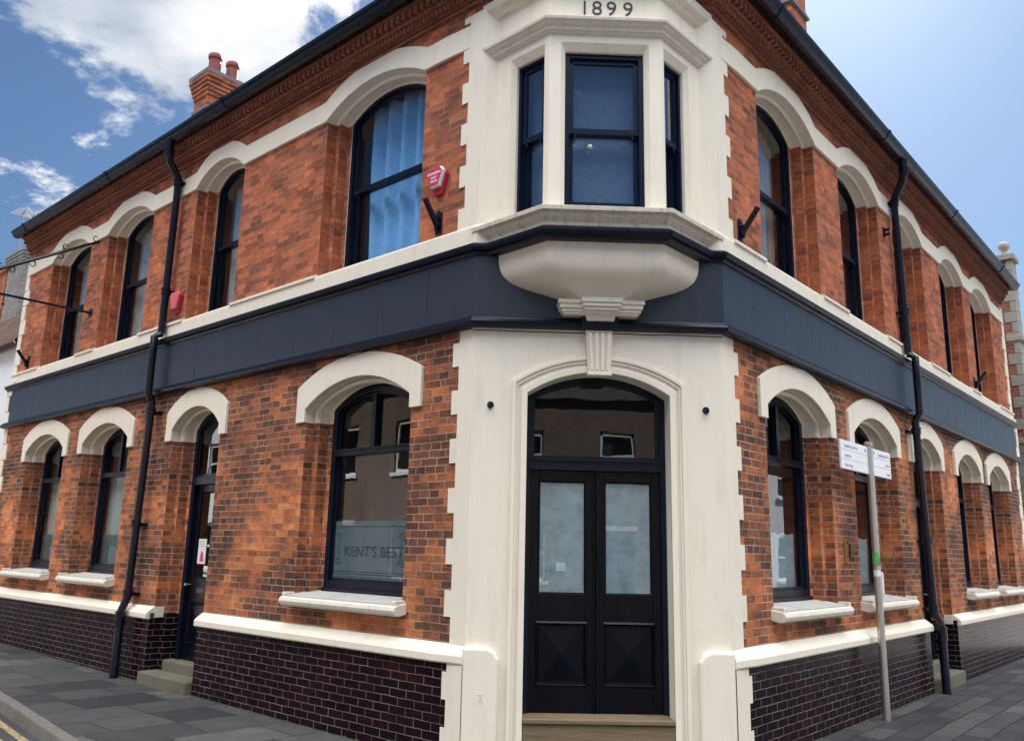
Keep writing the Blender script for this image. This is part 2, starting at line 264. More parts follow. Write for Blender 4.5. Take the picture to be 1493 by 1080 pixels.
# ---------------------------------------------------------------- mesh builder
class MB:
    def __init__(s): s.v=[]; s.f=[]; s.m=[]
    def quad(s,pts,mi=0):
        i=len(s.v); s.v+=[tuple(p) for p in pts]; s.f.append(tuple(range(i,i+len(pts)))); s.m.append(mi); return s
    def box(s,s0,s1,d0,d1,z0,z1,mi=0):
        i=len(s.v)
        s.v+=[(a,b,c) for a in (s0,s1) for b in (d0,d1) for c in (z0,z1)]
        for q in ((0,1,3,2),(4,6,7,5),(0,4,5,1),(2,3,7,6),(0,2,6,4),(1,5,7,3)): s.f.append(tuple(i+k for k in q)); s.m.append(mi)
        return s
    def strip(s,A,B,mi=0,closed=False):
        n=len(A)
        for k in range(n if closed else n-1):
            j=(k+1)%n; m_=mi(k) if callable(mi) else mi
            s.quad([A[k],A[j],B[j],B[k]],m_)
        return s
    def slab(s,outline,d0,d1,mi=0):      # outline [(s,z)] extruded from d0 to d1, front at d1
        A=[(a,d0,b) for a,b in outline]; B=[(a,d1,b) for a,b in outline]
        s.quad(B,mi); s.quad(A,mi); s.strip(A,B,mi,True); return s
    def run(s,prof,s0,s1,k0=0,k1=0,mi=0,closed=True,caps=True):   # prof [(d,z)]
        A=[(s0+k0*d,d,z) for d,z in prof]; B=[(s1+k1*d,d,z) for d,z in prof]
        s.strip(A,B,mi,closed)
        if caps and closed: s.quad(A,mi); s.quad(B,mi)
        return s
    def cyl(s,p0,p1,r0,r1=None,n=12,mi=0,caps=True):
        r1=r0 if r1 is None else r1
        p0=Vector(p0);p1=Vector(p1);ax=(p1-p0).normalized(); u=ax.orthogonal().normalized(); w=ax.cross(u)
        A=[p0+(u*math.cos(t)+w*math.sin(t))*r0 for t in [2*math.pi*k/n for k in range(n)]]
        B=[p1+(u*math.cos(t)+w*math.sin(t))*r1 for t in [2*math.pi*k/n for k in range(n)]]
        s.strip(A,B,mi,True)
        if caps: s.quad(A,mi); s.quad(B,mi)
        return s
    def tube(s,pts,r,n=8,mi=0):
        rings=[]; P=[Vector(p) for p in pts]; u=None
        for k,p in enumerate(P):
            a=(P[min(k+1,len(P)-1)]-P[max(k-1,0)]).normalized()
            if u is None: u=a.orthogonal().normalized()
            u=(u-a*u.dot(a)).normalized(); w=a.cross(u); rr=r[k] if isinstance(r,(list,tuple)) else r
            rings.append([p+(u*math.cos(t)+w*math.sin(t))*rr for t in [2*math.pi*j/n for j in range(n)]])
        for k in range(len(rings)-1): s.strip(rings[k],rings[k+1],mi,True)
        s.quad(rings[0],mi); s.quad(rings[-1],mi); return s
    def lathe(s,prof,c,n=20,mi=0):   # prof [(r,z)]
        rings=[[(c[0]+r*math.cos(2*math.pi*j/n),c[1]+r*math.sin(2*math.pi*j/n),c[2]+z) for j in range(n)] for r,z in prof]
        for k in range(len(rings)-1): s.strip(rings[k],rings[k+1],mi,True)
        s.quad(rings[0],mi); s.quad(rings[-1],mi); return s
    def build(s,name,mats,parent=None,fr='W',smooth=False,bevel=0,label=None,weld=True):
        if isinstance(mats,str): mats=[mats]
        o,rot,sg=FR[fr]
        bm=bmesh.new(); vs=[bm.verts.new((sg*a,-d,z)) for a,d,z in s.v]
        for f,mi in zip(s.f,s.m):
            try: fc=bm.faces.new([vs[k] for k in f]); fc.material_index=mi
            except ValueError: pass
        if weld: bmesh.ops.remove_doubles(bm,verts=bm.verts,dist=.0002)
        bmesh.ops.recalc_face_normals(bm,faces=bm.faces)
        uv=bm.loops.layers.uv.new('UVMap')
        for f in bm.faces:
            n=f.normal; ax,ay,az=abs(n.x),abs(n.y),abs(n.z)
            if smooth: f.smooth=True
            for l in f.loops:
                c=l.vert.co
                if az>=.75*max(ax,ay) and az>=.6: l[uv].uv=(c.x,c.y)
                elif ay>=ax: l[uv].uv=(c.x,c.z)
                else: l[uv].uv=(c.y,c.z)
        me=bpy.data.meshes.new(name); bm.to_mesh(me); bm.free()
        for m in mats: me.materials.append(MATS[m])
        ob=bpy.data.objects.new(name,me); coll.objects.link(ob)
        mw=Matrix.Translation(o)@Matrix.Rotation(rot,4,'Z')
        if parent is not None:
            ob.parent=parent
            pw=PW.get(parent.name,Matrix.Identity(4)); ob.matrix_local=pw.inverted()@mw
        else: ob.matrix_world=mw
        PW[ob.name]=mw
        if bevel:
            b=ob.modifiers.new('bevel','BEVEL'); b.width=bevel; b.segments=2; b.limit_method='ANGLE'; b.angle_limit=R(40)
        if smooth:
            try: me.set_sharp_from_angle(angle=R(42))
            except Exception: pass
        if label: ob['label']=label
        return ob
PW={}
def thing(name,label,cat,loc=(0,0,0),rotz=0,group=None):
    o=bpy.data.objects.new(name,None); coll.objects.link(o); o.location=loc; o.rotation_euler=(0,0,rotz); o.empty_display_size=.2
    PW[o.name]=Matrix.Translation(loc)@Matrix.Rotation(rotz,4,'Z')
    o['label']=label; o['category']=cat
    if group: o['group']=group
    return o
def tag(o,label,cat,group=None):
    o['label']=label; o['category']=cat
    if group: o['group']=group
    return o
def text(name,s,size,fr,sc,d,z,mat,parent,align='CENTER',sx=1,extr=.002,rotz=0,bold=0):
    cu=bpy.data.curves.new(name,'FONT'); cu.body=s; cu.size=size; cu.align_x=align; cu.extrude=extr; cu.offset=bold
    t=bpy.data.objects.new(name+'_src',cu); coll.objects.link(t); bpy.context.view_layer.update()
    me=bpy.data.meshes.new_from_object(t.evaluated_get(bpy.context.evaluated_depsgraph_get()))
    bpy.data.objects.remove(t); me.name=name; me.materials.clear(); me.materials.append(MATS[mat])
    o,rot,sg=FR[fr]; me.uv_layers.new(name='UVMap') if not me.uv_layers else None
    ob=bpy.data.objects.new(name,me); coll.objects.link(ob)
    mw=Matrix.Translation(wpt(fr,sc,d,z))@Matrix.Rotation(rot,4,'Z')@Matrix.Rotation(R(90),4,'X')@Matrix.Rotation(rotz,4,'Z')@Matrix.Diagonal((sx,1,1,1))
    if parent is not None: ob.parent=parent; ob.matrix_local=PW.get(parent.name,Matrix.Identity(4)).inverted()@mw
    else: ob.matrix_world=mw
    PW[ob.name]=mw
    return ob
# ---------------------------------------------------------------- arches
def arc(sL,sR,zs,rise,n=16):
    c=(sL+sR)/2; h=(sR-sL)/2
    if rise<.001: return [(sL,zs),(sR,zs)]
    Rr=(h*h+rise*rise)/(2*rise); zc=zs+rise-Rr
    a=math.asin(min(1,h/Rr)); a=a if rise<=h else math.pi-a
    return [(c+Rr*math.sin(t),zc+Rr*math.cos(t)) for t in [-a+2*a*k/n for k in range(n+1)]]
def outline(sL,sR,zb,zc,zs,rise,n=16):
    return [(sL,zb),(sL,zc)]+arc(sL,sR,zs,rise,n)+[(sR,zc),(sR,zb)]
def wallsheet(mb,s0,s1,z0,z1,ops,d=0,mi=0):
    """ops: (sL,sR,zb,zs,rise)"""
    x=s0
    for sL,sR,zb,zs,rise in sorted(ops):
        mb.quad([(x,d,z0),(sL,d,z0),(sL,d,z1),(x,d,z1)],mi)
        if zb>z0: mb.quad([(sL,d,z0),(sR,d,z0),(sR,d,zb),(sL,d,zb)],mi)
        A=arc(sL,sR,zs,rise)
        for k in range(len(A)-1):
            a,b=A[k],A[k+1]; mb.quad([(a[0],d,a[1]),(b[0],d,b[1]),(b[0],d,z1),(a[0],d,z1)],mi)
        x=sR
    mb.quad([(x,d,z0),(s1,d,z0),(s1,d,z1),(x,d,z1)],mi)
# ================================================================ SETTING
def gz(x,y): return -.235+.010*max(0,-x-1)+.003*max(0,x-1)
def sheet(mb,fr,s0,s1,ns,dfun,nd,dz=0):
    for i in range(ns):
        a=s0+(s1-s0)*i/ns; b=s0+(s1-s0)*(i+1)/ns
        for j in range(nd):
            q=[]
            for s_,t_ in ((a,j/nd),(b,j/nd),(b,(j+1)/nd),(a,(j+1)/nd)):
                d0,d1=dfun(s_); d=d0+(d1-d0)*t_; p=wpt(fr,s_,d,0); q.append((s_,d,gz(p.x,p.y)+dz))
            mb.quad(q)
road=MB(); road.quad([(-300,300,-.315),(300,300,-.315),(300,-300,-.315),(-300,-300,-.315)])
o=road.build('road','asphalt'); o['kind']='structure'
def kl(s): return 1.60+max(0,6.0-s)*.115+max(0,1.6-s)*.18
mb=MB(); sheet(mb,'L',0,26,40,lambda s:(-.3,kl(s)),3); o=mb.build('pavement','flagstones',fr='L'); o['kind']='structure'
def kr(s): return 2.45+max(0,1.6-s)*.1
mb=MB(); sheet(mb,'R',0,30,40,lambda s:(-.3,kr(s)),3); o=mb.build('pavement','stone_setts',fr='R'); o['kind']='structure'
# corner fan of pavement
mb=MB(); pl=wpt('L',0,kl(0),0); pr_=wpt('R',0,kr(0),0)
pts=[(-W,0),(pl.x,-pl.y)]+[]
n=10; c1=(-1.0,3.3); 
fan=[(pl.x,-pl.y)]+[((1-t)**2*pl.x+2*t*(1-t)*0+t*t*pr_.x,(1-t)**2*-pl.y+2*t*(1-t)*3.9+t*t*-pr_.y) for t in [k/n for k in range(1,n)]]+[(pr_.x,-pr_.y)]
mb.quad([(-W,0,-.235)]+[(a,b,-.235) for a,b in fan]+[(W,0,-.235)])
o=mb.build('pavement','stone_setts'); o['kind']='structure'
def kerb(fr,path):
    mb=MB(); random.seed(3)
    for k in range(len(path)-1):
        a=Vector(path[k]); b=Vector(path[k+1]); t=(b-a).normalized(); nn=Vector((t.y,-t.x))
        if fr!='W' : pass
        g=.006; a2=a+t*g; b2=b-t*g
        o_=[a2,b2,b2+nn*.10,a2+nn*.10]
        z=[gz(*wpt(fr,p.x,p.y,0).xy)+.002 for p in o_]
        mb.quad([(p.x,p.y,zz) for p,zz in zip(o_,z)])
        e=[a2+nn*.10,b2+nn*.10,b2+nn*.125,a2+nn*.125]
        mb.quad([(e[0].x,e[0].y,z[3]),(e[1].x,e[1].y,z[2]),(e[2].x,e[2].y,-.37),(e[3].x,e[3].y,-.37)])
        mb.quad([(o_[0].x,o_[0].y,z[0]),(o_[3].x,o_[3].y,z[3]),(e[3].x,e[3].y,-.37),(a2.x,a2.y,-.37)])
        mb.quad([(o_[1].x,o_[1].y,z[1]),(o_[2].x,o_[2].y,z[2]),(e[2].x,e[2].y,-.37),(b2.x,b2.y,-.37)])
    ob=mb.build('kerb','kerb_stone',fr=fr); ob['kind']='structure'
    b=ob.modifiers.new('bevel','BEVEL'); b.width=.02; b.segments=2
kerb('L',[(s,kl(s)-.0) for s in [25-.9*k for k in range(28)]])
kerb('R',[(s,kr(s)) for s in [.9*k for k in range(30)]][::1] and [(s,kr(s)) for s in [27-.9*k for k in range(30)]])
fa=[(a,b) for a,b in fan]; kerb('W',fa[::-1])
for off in (.06,.25):
    mb=MB()
    P=[(25-k*.9,kl(25-k*.9)+.15+off) for k in range(28)]
    for k in range(27): mb.quad([(P[k][0],P[k][1],-.311),(P[k+1][0],P[k+1][1],-.311),(P[k+1][0],P[k+1][1]+.075,-.311),(P[k][0],P[k][1]+.075,-.311)])
    o=mb.build('road_marking','yellow_line',fr='L'); o['kind']='structure'
# ================================================================ PUBLIC HOUSE
pub=thing('corner_building','two storey red brick corner building with cream dressings and dark navy fascia','building')
LEN={'L':12.32,'R':13.3}
UP={'L':[(.853,2.606),(4.453,5.72),(7.06,8.66),(9.36,11.04)],'R':[(1.03,2.66),(3.48,5.05),(5.72,7.22),(8.27,9.82),(10.43,12.07)]}
LO={'L':[(.853,2.606,'w'),(4.46,5.69,'d'),(7.02,8.62,'w'),(9.38,11.03,'w')],'R':[(.93,2.63,'w'),(3.40,5.07,'w'),(5.83,7.27,'d'),(8.27,9.82,'w'),(10.48,12.14,'w')]}
ZU0,ZUS,ZUR=4.62,6.60,.255
ZL0,ZLC,ZLS,ZLR=1.08,2.915,3.06,.275
DOORZ=-.02
st1,dp=.09,.12
for fr in 'LR':
    L_=LEN[fr]
    mb=MB()
    wallsheet(mb,0,L_,.65,4.0,[(a,b,(ZL0-.06) if k=='w' else .65,ZLS,ZLR) for a,b,k in LO[fr]],0,0)
    wallsheet(mb,0,L_,4.0,7.4,[(a,b,ZU0-.03,ZUS,ZUR) for a,b in UP[fr]],0,1)
    # stepped brick reveals
    def reveals(a,b,zb,zc,zs,rise,mlow):
        for step in range(2):
            i=st1*step; A=outline(a+i,b-i,zb,zc,zs,rise-.02*step)
            m_=lambda k,n=len(A): mlow if (k==0 or k==n-2) else 2
            mb.strip([(x,-dp*step,z) for x,z in A],[(x,-dp*(step+1),z) for x,z in A],m_)
            i2=st1*(step+1); B=outline(a+i2,b-i2,zb,zc,zs,rise-.02*(step+1))
            w=.0 if step==1 else 1
            mb.strip([(x,-dp*(step+1),z) for x,z in A],[(x,-dp*(step+1),z) for x,z in B],m_)
    for a,b,k in LO[fr]: reveals(a,b,ZL0-.06 if k=='w' else .65,ZLC,ZLS,ZLR,0)
    for a,b in UP[fr]: reveals(a,b,ZU0-.03,ZUS-.001,ZUS,ZUR,1)
    # end wall
    mb.quad([(L_,0,-.4),(L_,-6.6,-.4),(L_,-6.6,7.4),(L_,0,7.4)],0)
    mb.build('wall',['brick_lower','brick_upper','cream'],pub,fr)
    # glazed plinth
    doors=[(a,b) for a,b,k in LO[fr] if k=='d']
    mb=MB(); x=0; 
    for a,b in doors+[(L_,None)]:
        k0=(TL if fr=='L' else TR) if x==0 else 0
        mb.quad([(x+k0*.06,.06,-.4),(a,.06,-.4),(a,.06,.60),(x+k0*.06,.06,.60)])
        if b:
            for e,sgn in ((a,1),(b,-1)):
                mb.quad([(e,.06,-.4),(e,-dp,-.4),(e,-dp,.66),(e,.06,.66)]); mb.quad([(e,-dp,-.4),(e+sgn*st1,-dp,-.4),(e+sgn*st1,-dp,.66),(e,-dp,.66)])
                mb.quad([(e+sgn*st1,-dp,-.4),(e+sgn*st1,-2*dp-.1,-.4),(e+sgn*st1,-2*dp-.1,.66),(e+sgn*st1,-dp,.66)])
            x=b
    mb.build('plinth','glazed_brick',pub,fr)
    # ledge above the plinth
    prof=[(-.02,.585),(.105,.585),(.115,.60),(.115,.655),(.095,.68),(.015,.74),(-.02,.745)]
    mb=MB(); x=0
    for a,b in doors+[(L_,None)]:
        if x==0:
            tkk=TL if fr=='L' else TR
            mb.run(prof,.32,a,0,0)
            P0_=[(tkk*d*.68-.0,d*.68,z) for d,z in prof]; P1_=[(.16,d*.78,z) for d,z in prof]; P2_=[(.32,d,z) for d,z in prof]
            mb.strip(P0_,P1_,0,True); mb.strip(P1_,P2_,0,True); mb.quad(P0_)
        else: mb.run(prof,x,a,0,0)
        x=b
    for a,b in doors:   # returns into the reveal
        mb.box(a,a+.012,-dp,.0,.60,.735); mb.box(b-.012,b,-dp,.0,.60,.735)
    mb.build('plinth_ledge','cream',pub,fr,bevel=.006)
    # upper sill band and fascia
    tk=TL if fr=='L' else TR
    mb=MB(); mb.run([(-.01,4.36),(.035,4.36),(.035,4.60),(.025,4.625),(-.01,4.63)],0,L_,tk,0)
    for a,b in UP[fr]: 
        mb.quad([(a+.002,.0,4.622),(b-.002,.0,4.622),(b-.002,-.36,4.69),(a+.002,-.36,4.69)])
    prev=0
    for a,b in UP[fr]+[(L_,0)]:
        if prev>0 or a>1: mb.run([(-.01,4.60),(.055,4.60),(.055,4.635),(0.0,4.665),(-.01,4.665)],max(prev,.3)+ (0.0),a,0,0)
        prev=b
    mb.build('sill_band','cream',pub,fr,bevel=.004)
    FE=12.2 if fr=='L' else 13.12
    mb=MB(); mb.run([(-.01,3.62),(.06,3.62),(.06,4.34),(-.01,4.34)],0,FE,tk,0)
    x=.62
    while x<FE-.3: mb.box(x,x+.004,.05,.0606,3.69,4.31,1); x+=.76
    x=.24
    while x<FE-.2:
        for zz in (3.80,4.02,4.24):
          if random.random()<.4: mb.cyl((x,.058,zz+.02*math.sin(x*9)),(x,.0635,zz+.02*math.sin(x*9)),.0075,n=6,mi=1)
        x+=.38
    mb.build('fascia',['fascia','navy'],pub,fr)
    mb=MB(); mb.run([(-.01,4.295),(.075,4.295),(.085,4.32),(.115,4.335),(.13,4.36),(.13,4.385),(.10,4.395),(.09,4.412),(-.01,4.418)],0,FE+.1,tk,0)
    mb.run([(-.01,3.595),(.075,3.595),(.105,3.612),(.115,3.64),(.10,3.662),(.085,3.668),(.078,3.69),(.06,3.70),(-.01,3.70)],0,FE+.1,tk,0)
    mb.build('fascia_moulding','navy',pub,fr)
    # hoods, lower windows
    for a,b,k in LO[fr]:
        o1=[(a-.165,ZLC),(a-.165,3.31)]+arc(a-.165,b+.165,3.31,.28)[1:-1]+[(b+.165,3.31),(b+.165,ZLC)]
        i1=outline(a,b,ZLC,ZLC,ZLS,ZLR)[1:-1]
        mb=MB(); n=len(i1)-1
        # matched inner outline sampled to same count
        A=o1; Bq=[i1[round(q*(len(i1)-1)/(len(A)-1))] for q in range(len(A))]; Bq[0]=(a,ZLC); Bq[-1]=(b,ZLC); Bq[1]=(a,ZLS); Bq[-2]=(b,ZLS)
        m=len(A)-4; ia=arc(a,b,ZLS,ZLR,m+1)
        Bq=[(a,ZLC)]+ia+[(b,ZLC)]
        for dd0,dd1 in ((0.0,.035),):
            mb.strip([(x,dd1,z) for x,z in A],[(x,dd1,z) for x,z in Bq]); mb.strip([(x,-.01,z) for x,z in A],[(x,dd1,z) for x,z in A]); mb.strip([(x,-.01,z) for x,z in Bq],[(x,dd1,z) for x,z in Bq])
            for e in (0,-1): mb.quad([(A[e][0],-.01,ZLC),(Bq[e][0],-.01,ZLC),(Bq[e][0],dd1,ZLC),(A[e][0],dd1,ZLC)])
        mb.build('hood_mould','cream',pub,fr,bevel=.005)
    # upper continuous band with arches
    mb=MB(); T=[];Bt=[]
    x0=.0
    T+=[(.16,6.86),(.34,6.86),(.52,6.86)]; Bt+=[(.16,ZUS),(.34,ZUS),(.52,ZUS)]
    bd=lambda x: .0150 if x<.2 else (.025 if x<.4 else .035)
    for a,b in UP[fr]:
        ea,eb=a-.03,b+.03
        T+=[(ea-.06,6.86)]; Bt+=[(ea-.06,ZUS)]
        m=18; ex=arc(ea,eb,6.865,.235,m); ix=arc(a,b,ZUS,ZUR,m)
        T+=ex; Bt+=ix
        T+=[(eb+.06,6.86)]; Bt+=[(eb+.06,ZUS)]
    T.append((L_-.15,6.86)); Bt.append((L_-.15,ZUS))
    mb.strip([(x,bd(x),z) for x,z in T],[(x,bd(x),z) for x,z in Bt]); mb.strip([(x,-.01,z) for x,z in T],[(x,bd(x),z) for x,z in T]); mb.strip([(x,-.01,z) for x,z in Bt],[(x,bd(x),z) for x,z in Bt])
    mb.build('arch_band','cream',pub,fr,bevel=.004)
    for a,b,zs in [(a,b,ZUS) for a,b in UP[fr]]+[(a,b,ZLS) for a,b,k in LO[fr]]:
        mb=MB(); A=arc(a+.045,b-.045,zs,ZUR-.01,18); mb.tube([(x,-dp+.008,z) for x,z in A],.026,8)
        if zs==ZLS: mb.tube([(A[0][0],-dp+.008,ZLC+.005),(A[0][0],-dp+.008,A[0][1]+.01)],.026,8); mb.tube([(A[-1][0],-dp+.008,ZLC+.005),(A[-1][0],-dp+.008,A[-1][1]+.01)],.026,8)
        mb.build('arch_roll','cream',pub,fr,smooth=True)
    # corner quoins
    q0,q1=(.19,.275) if fr=='L' else (.24,.33)
    mb=MB()
    def quoins(z0,z1,d,a0=0):
        z=z0;k=a0
        while z<z1-.02:
            zt=min(z+.228,z1); wq=(q0,q1)[k%2]; mb.quad([(tk*d,d,z),(wq,d,z),(wq,d,zt),(tk*d,d,zt)]); mb.quad([(wq,d,z),(wq,-.01,z),(wq,-.01,zt),(wq,d,zt)])
            if k%2: mb.quad([(q0,d,z),(wq,d,z),(wq,-.01,z),(q0,-.01,z)]); mb.quad([(q0,d,zt),(wq,d,zt),(wq,-.01,zt),(q0,-.01,zt)])
            z=zt;k+=1
    quoins(.74,3.60,.014); quoins(4.62,6.97,.014,1)
    q0,q1=q0-.03,q1-.06; quoins(-.4,.59,.068)
    mb.build('corner_quoins','cream',pub,fr)
    # far end quoins
    mb=MB(); z=-.3;k=0
    while z<6.95:
        if not (3.55<z+.1<4.5) or True:
            wq=(.17,.26)[k%2]; dd=.085 if z<.55 else (.07 if 3.5<z<4.45 else .02); mb.box(L_-wq,L_+.012,-.02,dd,z+.004,min(z+.296,6.97))
        z+=.3;k+=1
    mb.build('end_quoins','cream',pub,fr,bevel=.012)
# ---- corner front
DH=.66   # door half opening
mb=MB(); wallsheet(mb,-W-.0055,W+.0061,-.3,3.64,[(-DH,DH,-.3,2.985,.205)],.014); 
A=outline(-DH,DH,-.3,2.9,2.985,.205); mb.strip([(x,.014,z) for x,z in A],[(x,-.3,z) for x,z in A])
mb.build('corner_wall','cream',pub,'C')
# architrave around the door
def arch_ring(mb,ho,zso,ro,hi,zsi,ri,zb,d0,d1,mi=0):
    A=[(-ho,zb),(-ho,zso)]+arc(-ho,ho,zso,ro,20)[1:-1]+[(ho,zso),(ho,zb)]
    B=[(-hi,zb),(-hi,zsi)]+arc(-hi,hi,zsi,ri,20)[1:-1]+[(hi,zsi),(hi,zb)]
    mb.strip([(x,d1,z) for x,z in A],[(x,d1,z) for x,z in B],mi); mb.strip([(x,d0,z) for x,z in A],[(x,d1,z) for x,z in A],mi); mb.strip([(x,d0,z) for x,z in B],[(x,d1,z) for x,z in B],mi)
mb=MB()
arch_ring(mb,.80,3.10,.245,.765,3.075,.235,-.3,.0,.046)
arch_ring(mb,.765,3.075,.235,.745,3.05,.232,-.3,.0,.032)
arch_ring(mb,.715,3.03,.218,.66,2.985,.205,-.3,.0,.036)
mb.build('door_surround','cream',pub,'C',bevel=.006)
for sx in (-1,1):
    a,b=(-1.16-.029,-.875) if sx<0 else (.875,1.16+.031)
    mb=MB(); mb.slab([(a,-.3),(b,-.3),(b,.64 if sx<0 else .735),(b-.035,.70 if sx<0 else .735),(b-.10,.735),(a+.10,.735),(a+.035,.70 if sx>0 else .735),(a,.64 if sx>0 else .735)],0.0,.070)
    o_=mb.build('pedestal','cream',pub,'C',bevel=.03); o_.modifiers['bevel'].segments=5
mb=MB()   # carved survey mark on the left pedestal
for p,q in (((-1.02,.34),(-1.02,.27)),((-1.02,.34),(-1.05,.272)),((-1.02,.34),(-.99,.272))): mb.cyl((p[0],.0705,p[1]),(q[0],.0705,q[1]),.003,n=6)
mb.box(-1.05,-.99,.068,.0725,.346,.351)
mb.build('survey_mark','cream_sill',pub,'C')
# keystone over door
mb=MB(); mb.slab([(-.102,3.165),(.102,3.165),(.128,3.585),(-.128,3.585)],-.01,.085)
for k in range(4):
    x=-.072+k*.048; mb.slab([(x-.014,3.20),(x+.014,3.20),(x*1.25+.017,3.56),(x*1.25-.017,3.56)],.08,.105)
mb.box(-.112,.112,-.01,.112,3.150,3.185); 
mb.build('keystone','cream',pub,'C',bevel=.006)
# hooks in the plaster
for sx in (-1,1):
    mb=MB(); mb.cyl((sx*1.0,0,2.865),(sx*1.0,.024,2.865),.032,n=10); mb.cyl((sx*1.0,.0,2.865),(sx*1.0,.05,2.86),.009,n=8)
    mb.tube([(sx*1.0+.02*math.cos(t),.05,2.845+.02*math.sin(t)) for t in [k*math.pi/5 for k in range(9)]],.006,6)
    mb.build('wall_hook','iron_black',pub,'C')
# fascia, mouldings on corner
mb=MB(); mb.run([(-.01,3.62),(.06,3.62),(.06,4.34),(-.01,4.34)],-W,W,TL*-1*-1,-TR*1,caps=False) if False else mb.run([(-.01,3.62),(.06,3.62),(.06,4.34),(-.01,4.34)],-W,W,TL,-TR,caps=False)
mb.build('fascia','fascia',pub,'C')
topm=[(-.01,4.295),(.075,4.295),(.085,4.32),(.115,4.335),(.13,4.36),(.13,4.385),(.10,4.395),(.09,4.412),(-.01,4.418)]
botm=[(-.01,3.595),(.075,3.595),(.105,3.612),(.115,3.64),(.10,3.662),(.085,3.668),(.078,3.69),(.06,3.70),(-.01,3.70)]
K45=math.tan(R(22.5))
mb=MB(); mb.run(botm,-W,W,TL,-TR,caps=False); mb.run(topm,-W,-1.0,TL,0,caps=False); mb.run(topm,1.0,W,0,-TR,caps=False)
mb.box(-.17,.17,.03,.135,3.592,3.71)
mb.build('fascia_moulding','navy',pub,'C')
mb=MB(); sb=[(-.01,4.40),(.035,4.40),(.035,4.60),(.025,4.625),(-.01,4.63)]
mb.run(sb,-W,-1.0,TL,0,caps=False); mb.build('sill_band','cream',pub,'C'); mb=MB(); mb.run(sb,1.0,W,0,-TR,caps=False); mb.build('sill_band','cream',pub,'C')
def bay_run(mb,prof,mi=0):
    s3=math.sqrt(.5)
    return [('BL',MBrun(prof,0,.7071,-1,K45)),('BF',MBrun(prof,0,1.06,-K45,K45)),('BR',MBrun(prof,0,.7071,-K45,1))]
def MBrun(prof,a,b,k0,k1):
    m=MB(); m.run(prof,a,b,k0,k1,caps=False); return m
def to_world(mb,fr):
    o,rot,sg=FR[fr]; v=[]
    for s,d,z in mb.v:
        p=wpt(fr,s,d,z); v.append((p.x,-p.y,p.z))
    mb.v=v; return mb
def bay_piece(name,prof,mat,parent,bevel=0):
    tot=MB()
    for fr,m in bay_run(None,prof):
        to_world(m,fr); n=len(tot.v); tot.v+=m.v; tot.f+=[tuple(i+n for i in f) for f in m.f]; tot.m+=m.m
    return tot.build(name,mat,parent,'C',bevel=bevel)
bay=MB()
BZ0,BZ1=4.60,6.25
bw=[('BL',.7071,(.25,.605)),('BF',1.06,(.155,.905)),('BR',.7071,(.10,.457))]
parts=[]
for fr,ln,(a,b) in bw:
    m=MB(); zt=BZ1-.02
    ca,cb,ct=a-.045,b+.045,zt+.075
    wallsheet(m,0,ln,4.35,6.50,[(ca,cb,4.60,ct,0)],0)
    A=[(ca,4.60),(ca,ct),(cb,ct),(cb,4.60)]; B=[(a,4.60),(a,zt),(b,zt),(b,4.60)]
    m.strip([(x,0,z) for x,z in A],[(x,-.045,z) for x,z in B]); m.strip([(x,-.045,z) for x,z in B],[(x,-.12,z) for x,z in B])
    m.strip([(x,-.12,z) for x,z in B],[(x,-.12,z) for x,z in [(a-.1,4.6),(a-.1,zt+.1),(b+.1,zt+.1),(b+.1,4.6)]])
    m.quad([(a-.04,.0,4.60),(b+.04,.0,4.60),(b+.04,-.2,4.62),(a-.04,-.2,4.62)])
    to_world(m,fr); n=len(bay.v); bay.v+=m.v; bay.f+=[tuple(i+n for i in f) for f in m.f]; bay.m+=m.m
bay_o=bay.build('bay_window','cream',pub,'C')
bay_o['label']='cream painted oriel bay with three sash windows over the corner door'
bay_piece('bay_sill',[(-.01,4.40),(.045,4.40),(.055,4.46),(.085,4.50),(.10,4.53),(.14,4.545),(.145,4.585),(.02,4.615),(-.01,4.615)],'cream_mould',bay_o,.004)
bay_piece('bay_moulding',topm,'navy',bay_o)
bay_piece('bay_cornice',[(-.01,6.385),(.02,6.385),(.025,6.405),(.045,6.41),(.05,6.44),(.075,6.455),(.085,6.475),(.105,6.485),(.11,6.515),(.09,6.53),(-.01,6.555)],'cream_sill',bay_o,.003)
bay_piece('bay_frieze',[(-.3,6.48),(-.012,6.48),(-.012,7.05),(-.3,7.05)],'cream',bay_o)
bay_piece('bay_upper_cornice',[(-.012,6.86),(.03,6.86),(.05,6.90),(.09,6.93),(.10,6.97),(.11,7.0),(.0,7.06),(-.3,7.06)],'cream_sill',bay_o,.003)
# bay roof and plaster wall behind it
mb=MB(); mb.quad([(-1.03,0,7.05),(-.53,.5,7.05),(.53,.5,7.05),(1.03,0,7.05)]); mb.build('bay_roof','lead',bay_o,'C'); mb=MB(); mb.quad([(-1.0,0.0,4.62),(-.52,.48,4.62),(.52,.48,4.62),(1.0,0.0,4.62)])
mb.build('bay_floor','cream',bay_o,'C')
mb=MB(); wallsheet(mb,-W-.0055,W+.0061,4.0,6.97,[(-.9,.9,4.62,6.4,0)],.014)
mb.build('corner_wall','cream',pub,'C')
# dates
for ch,x in zip('1899',(-.205,-.085,.055,.215)):
    text('date_numeral',ch,.215,'BF',.53+x+.01,-.010,6.612,'black_ink',bay_o,sx=1.02,extr=.004,bold=-.001)
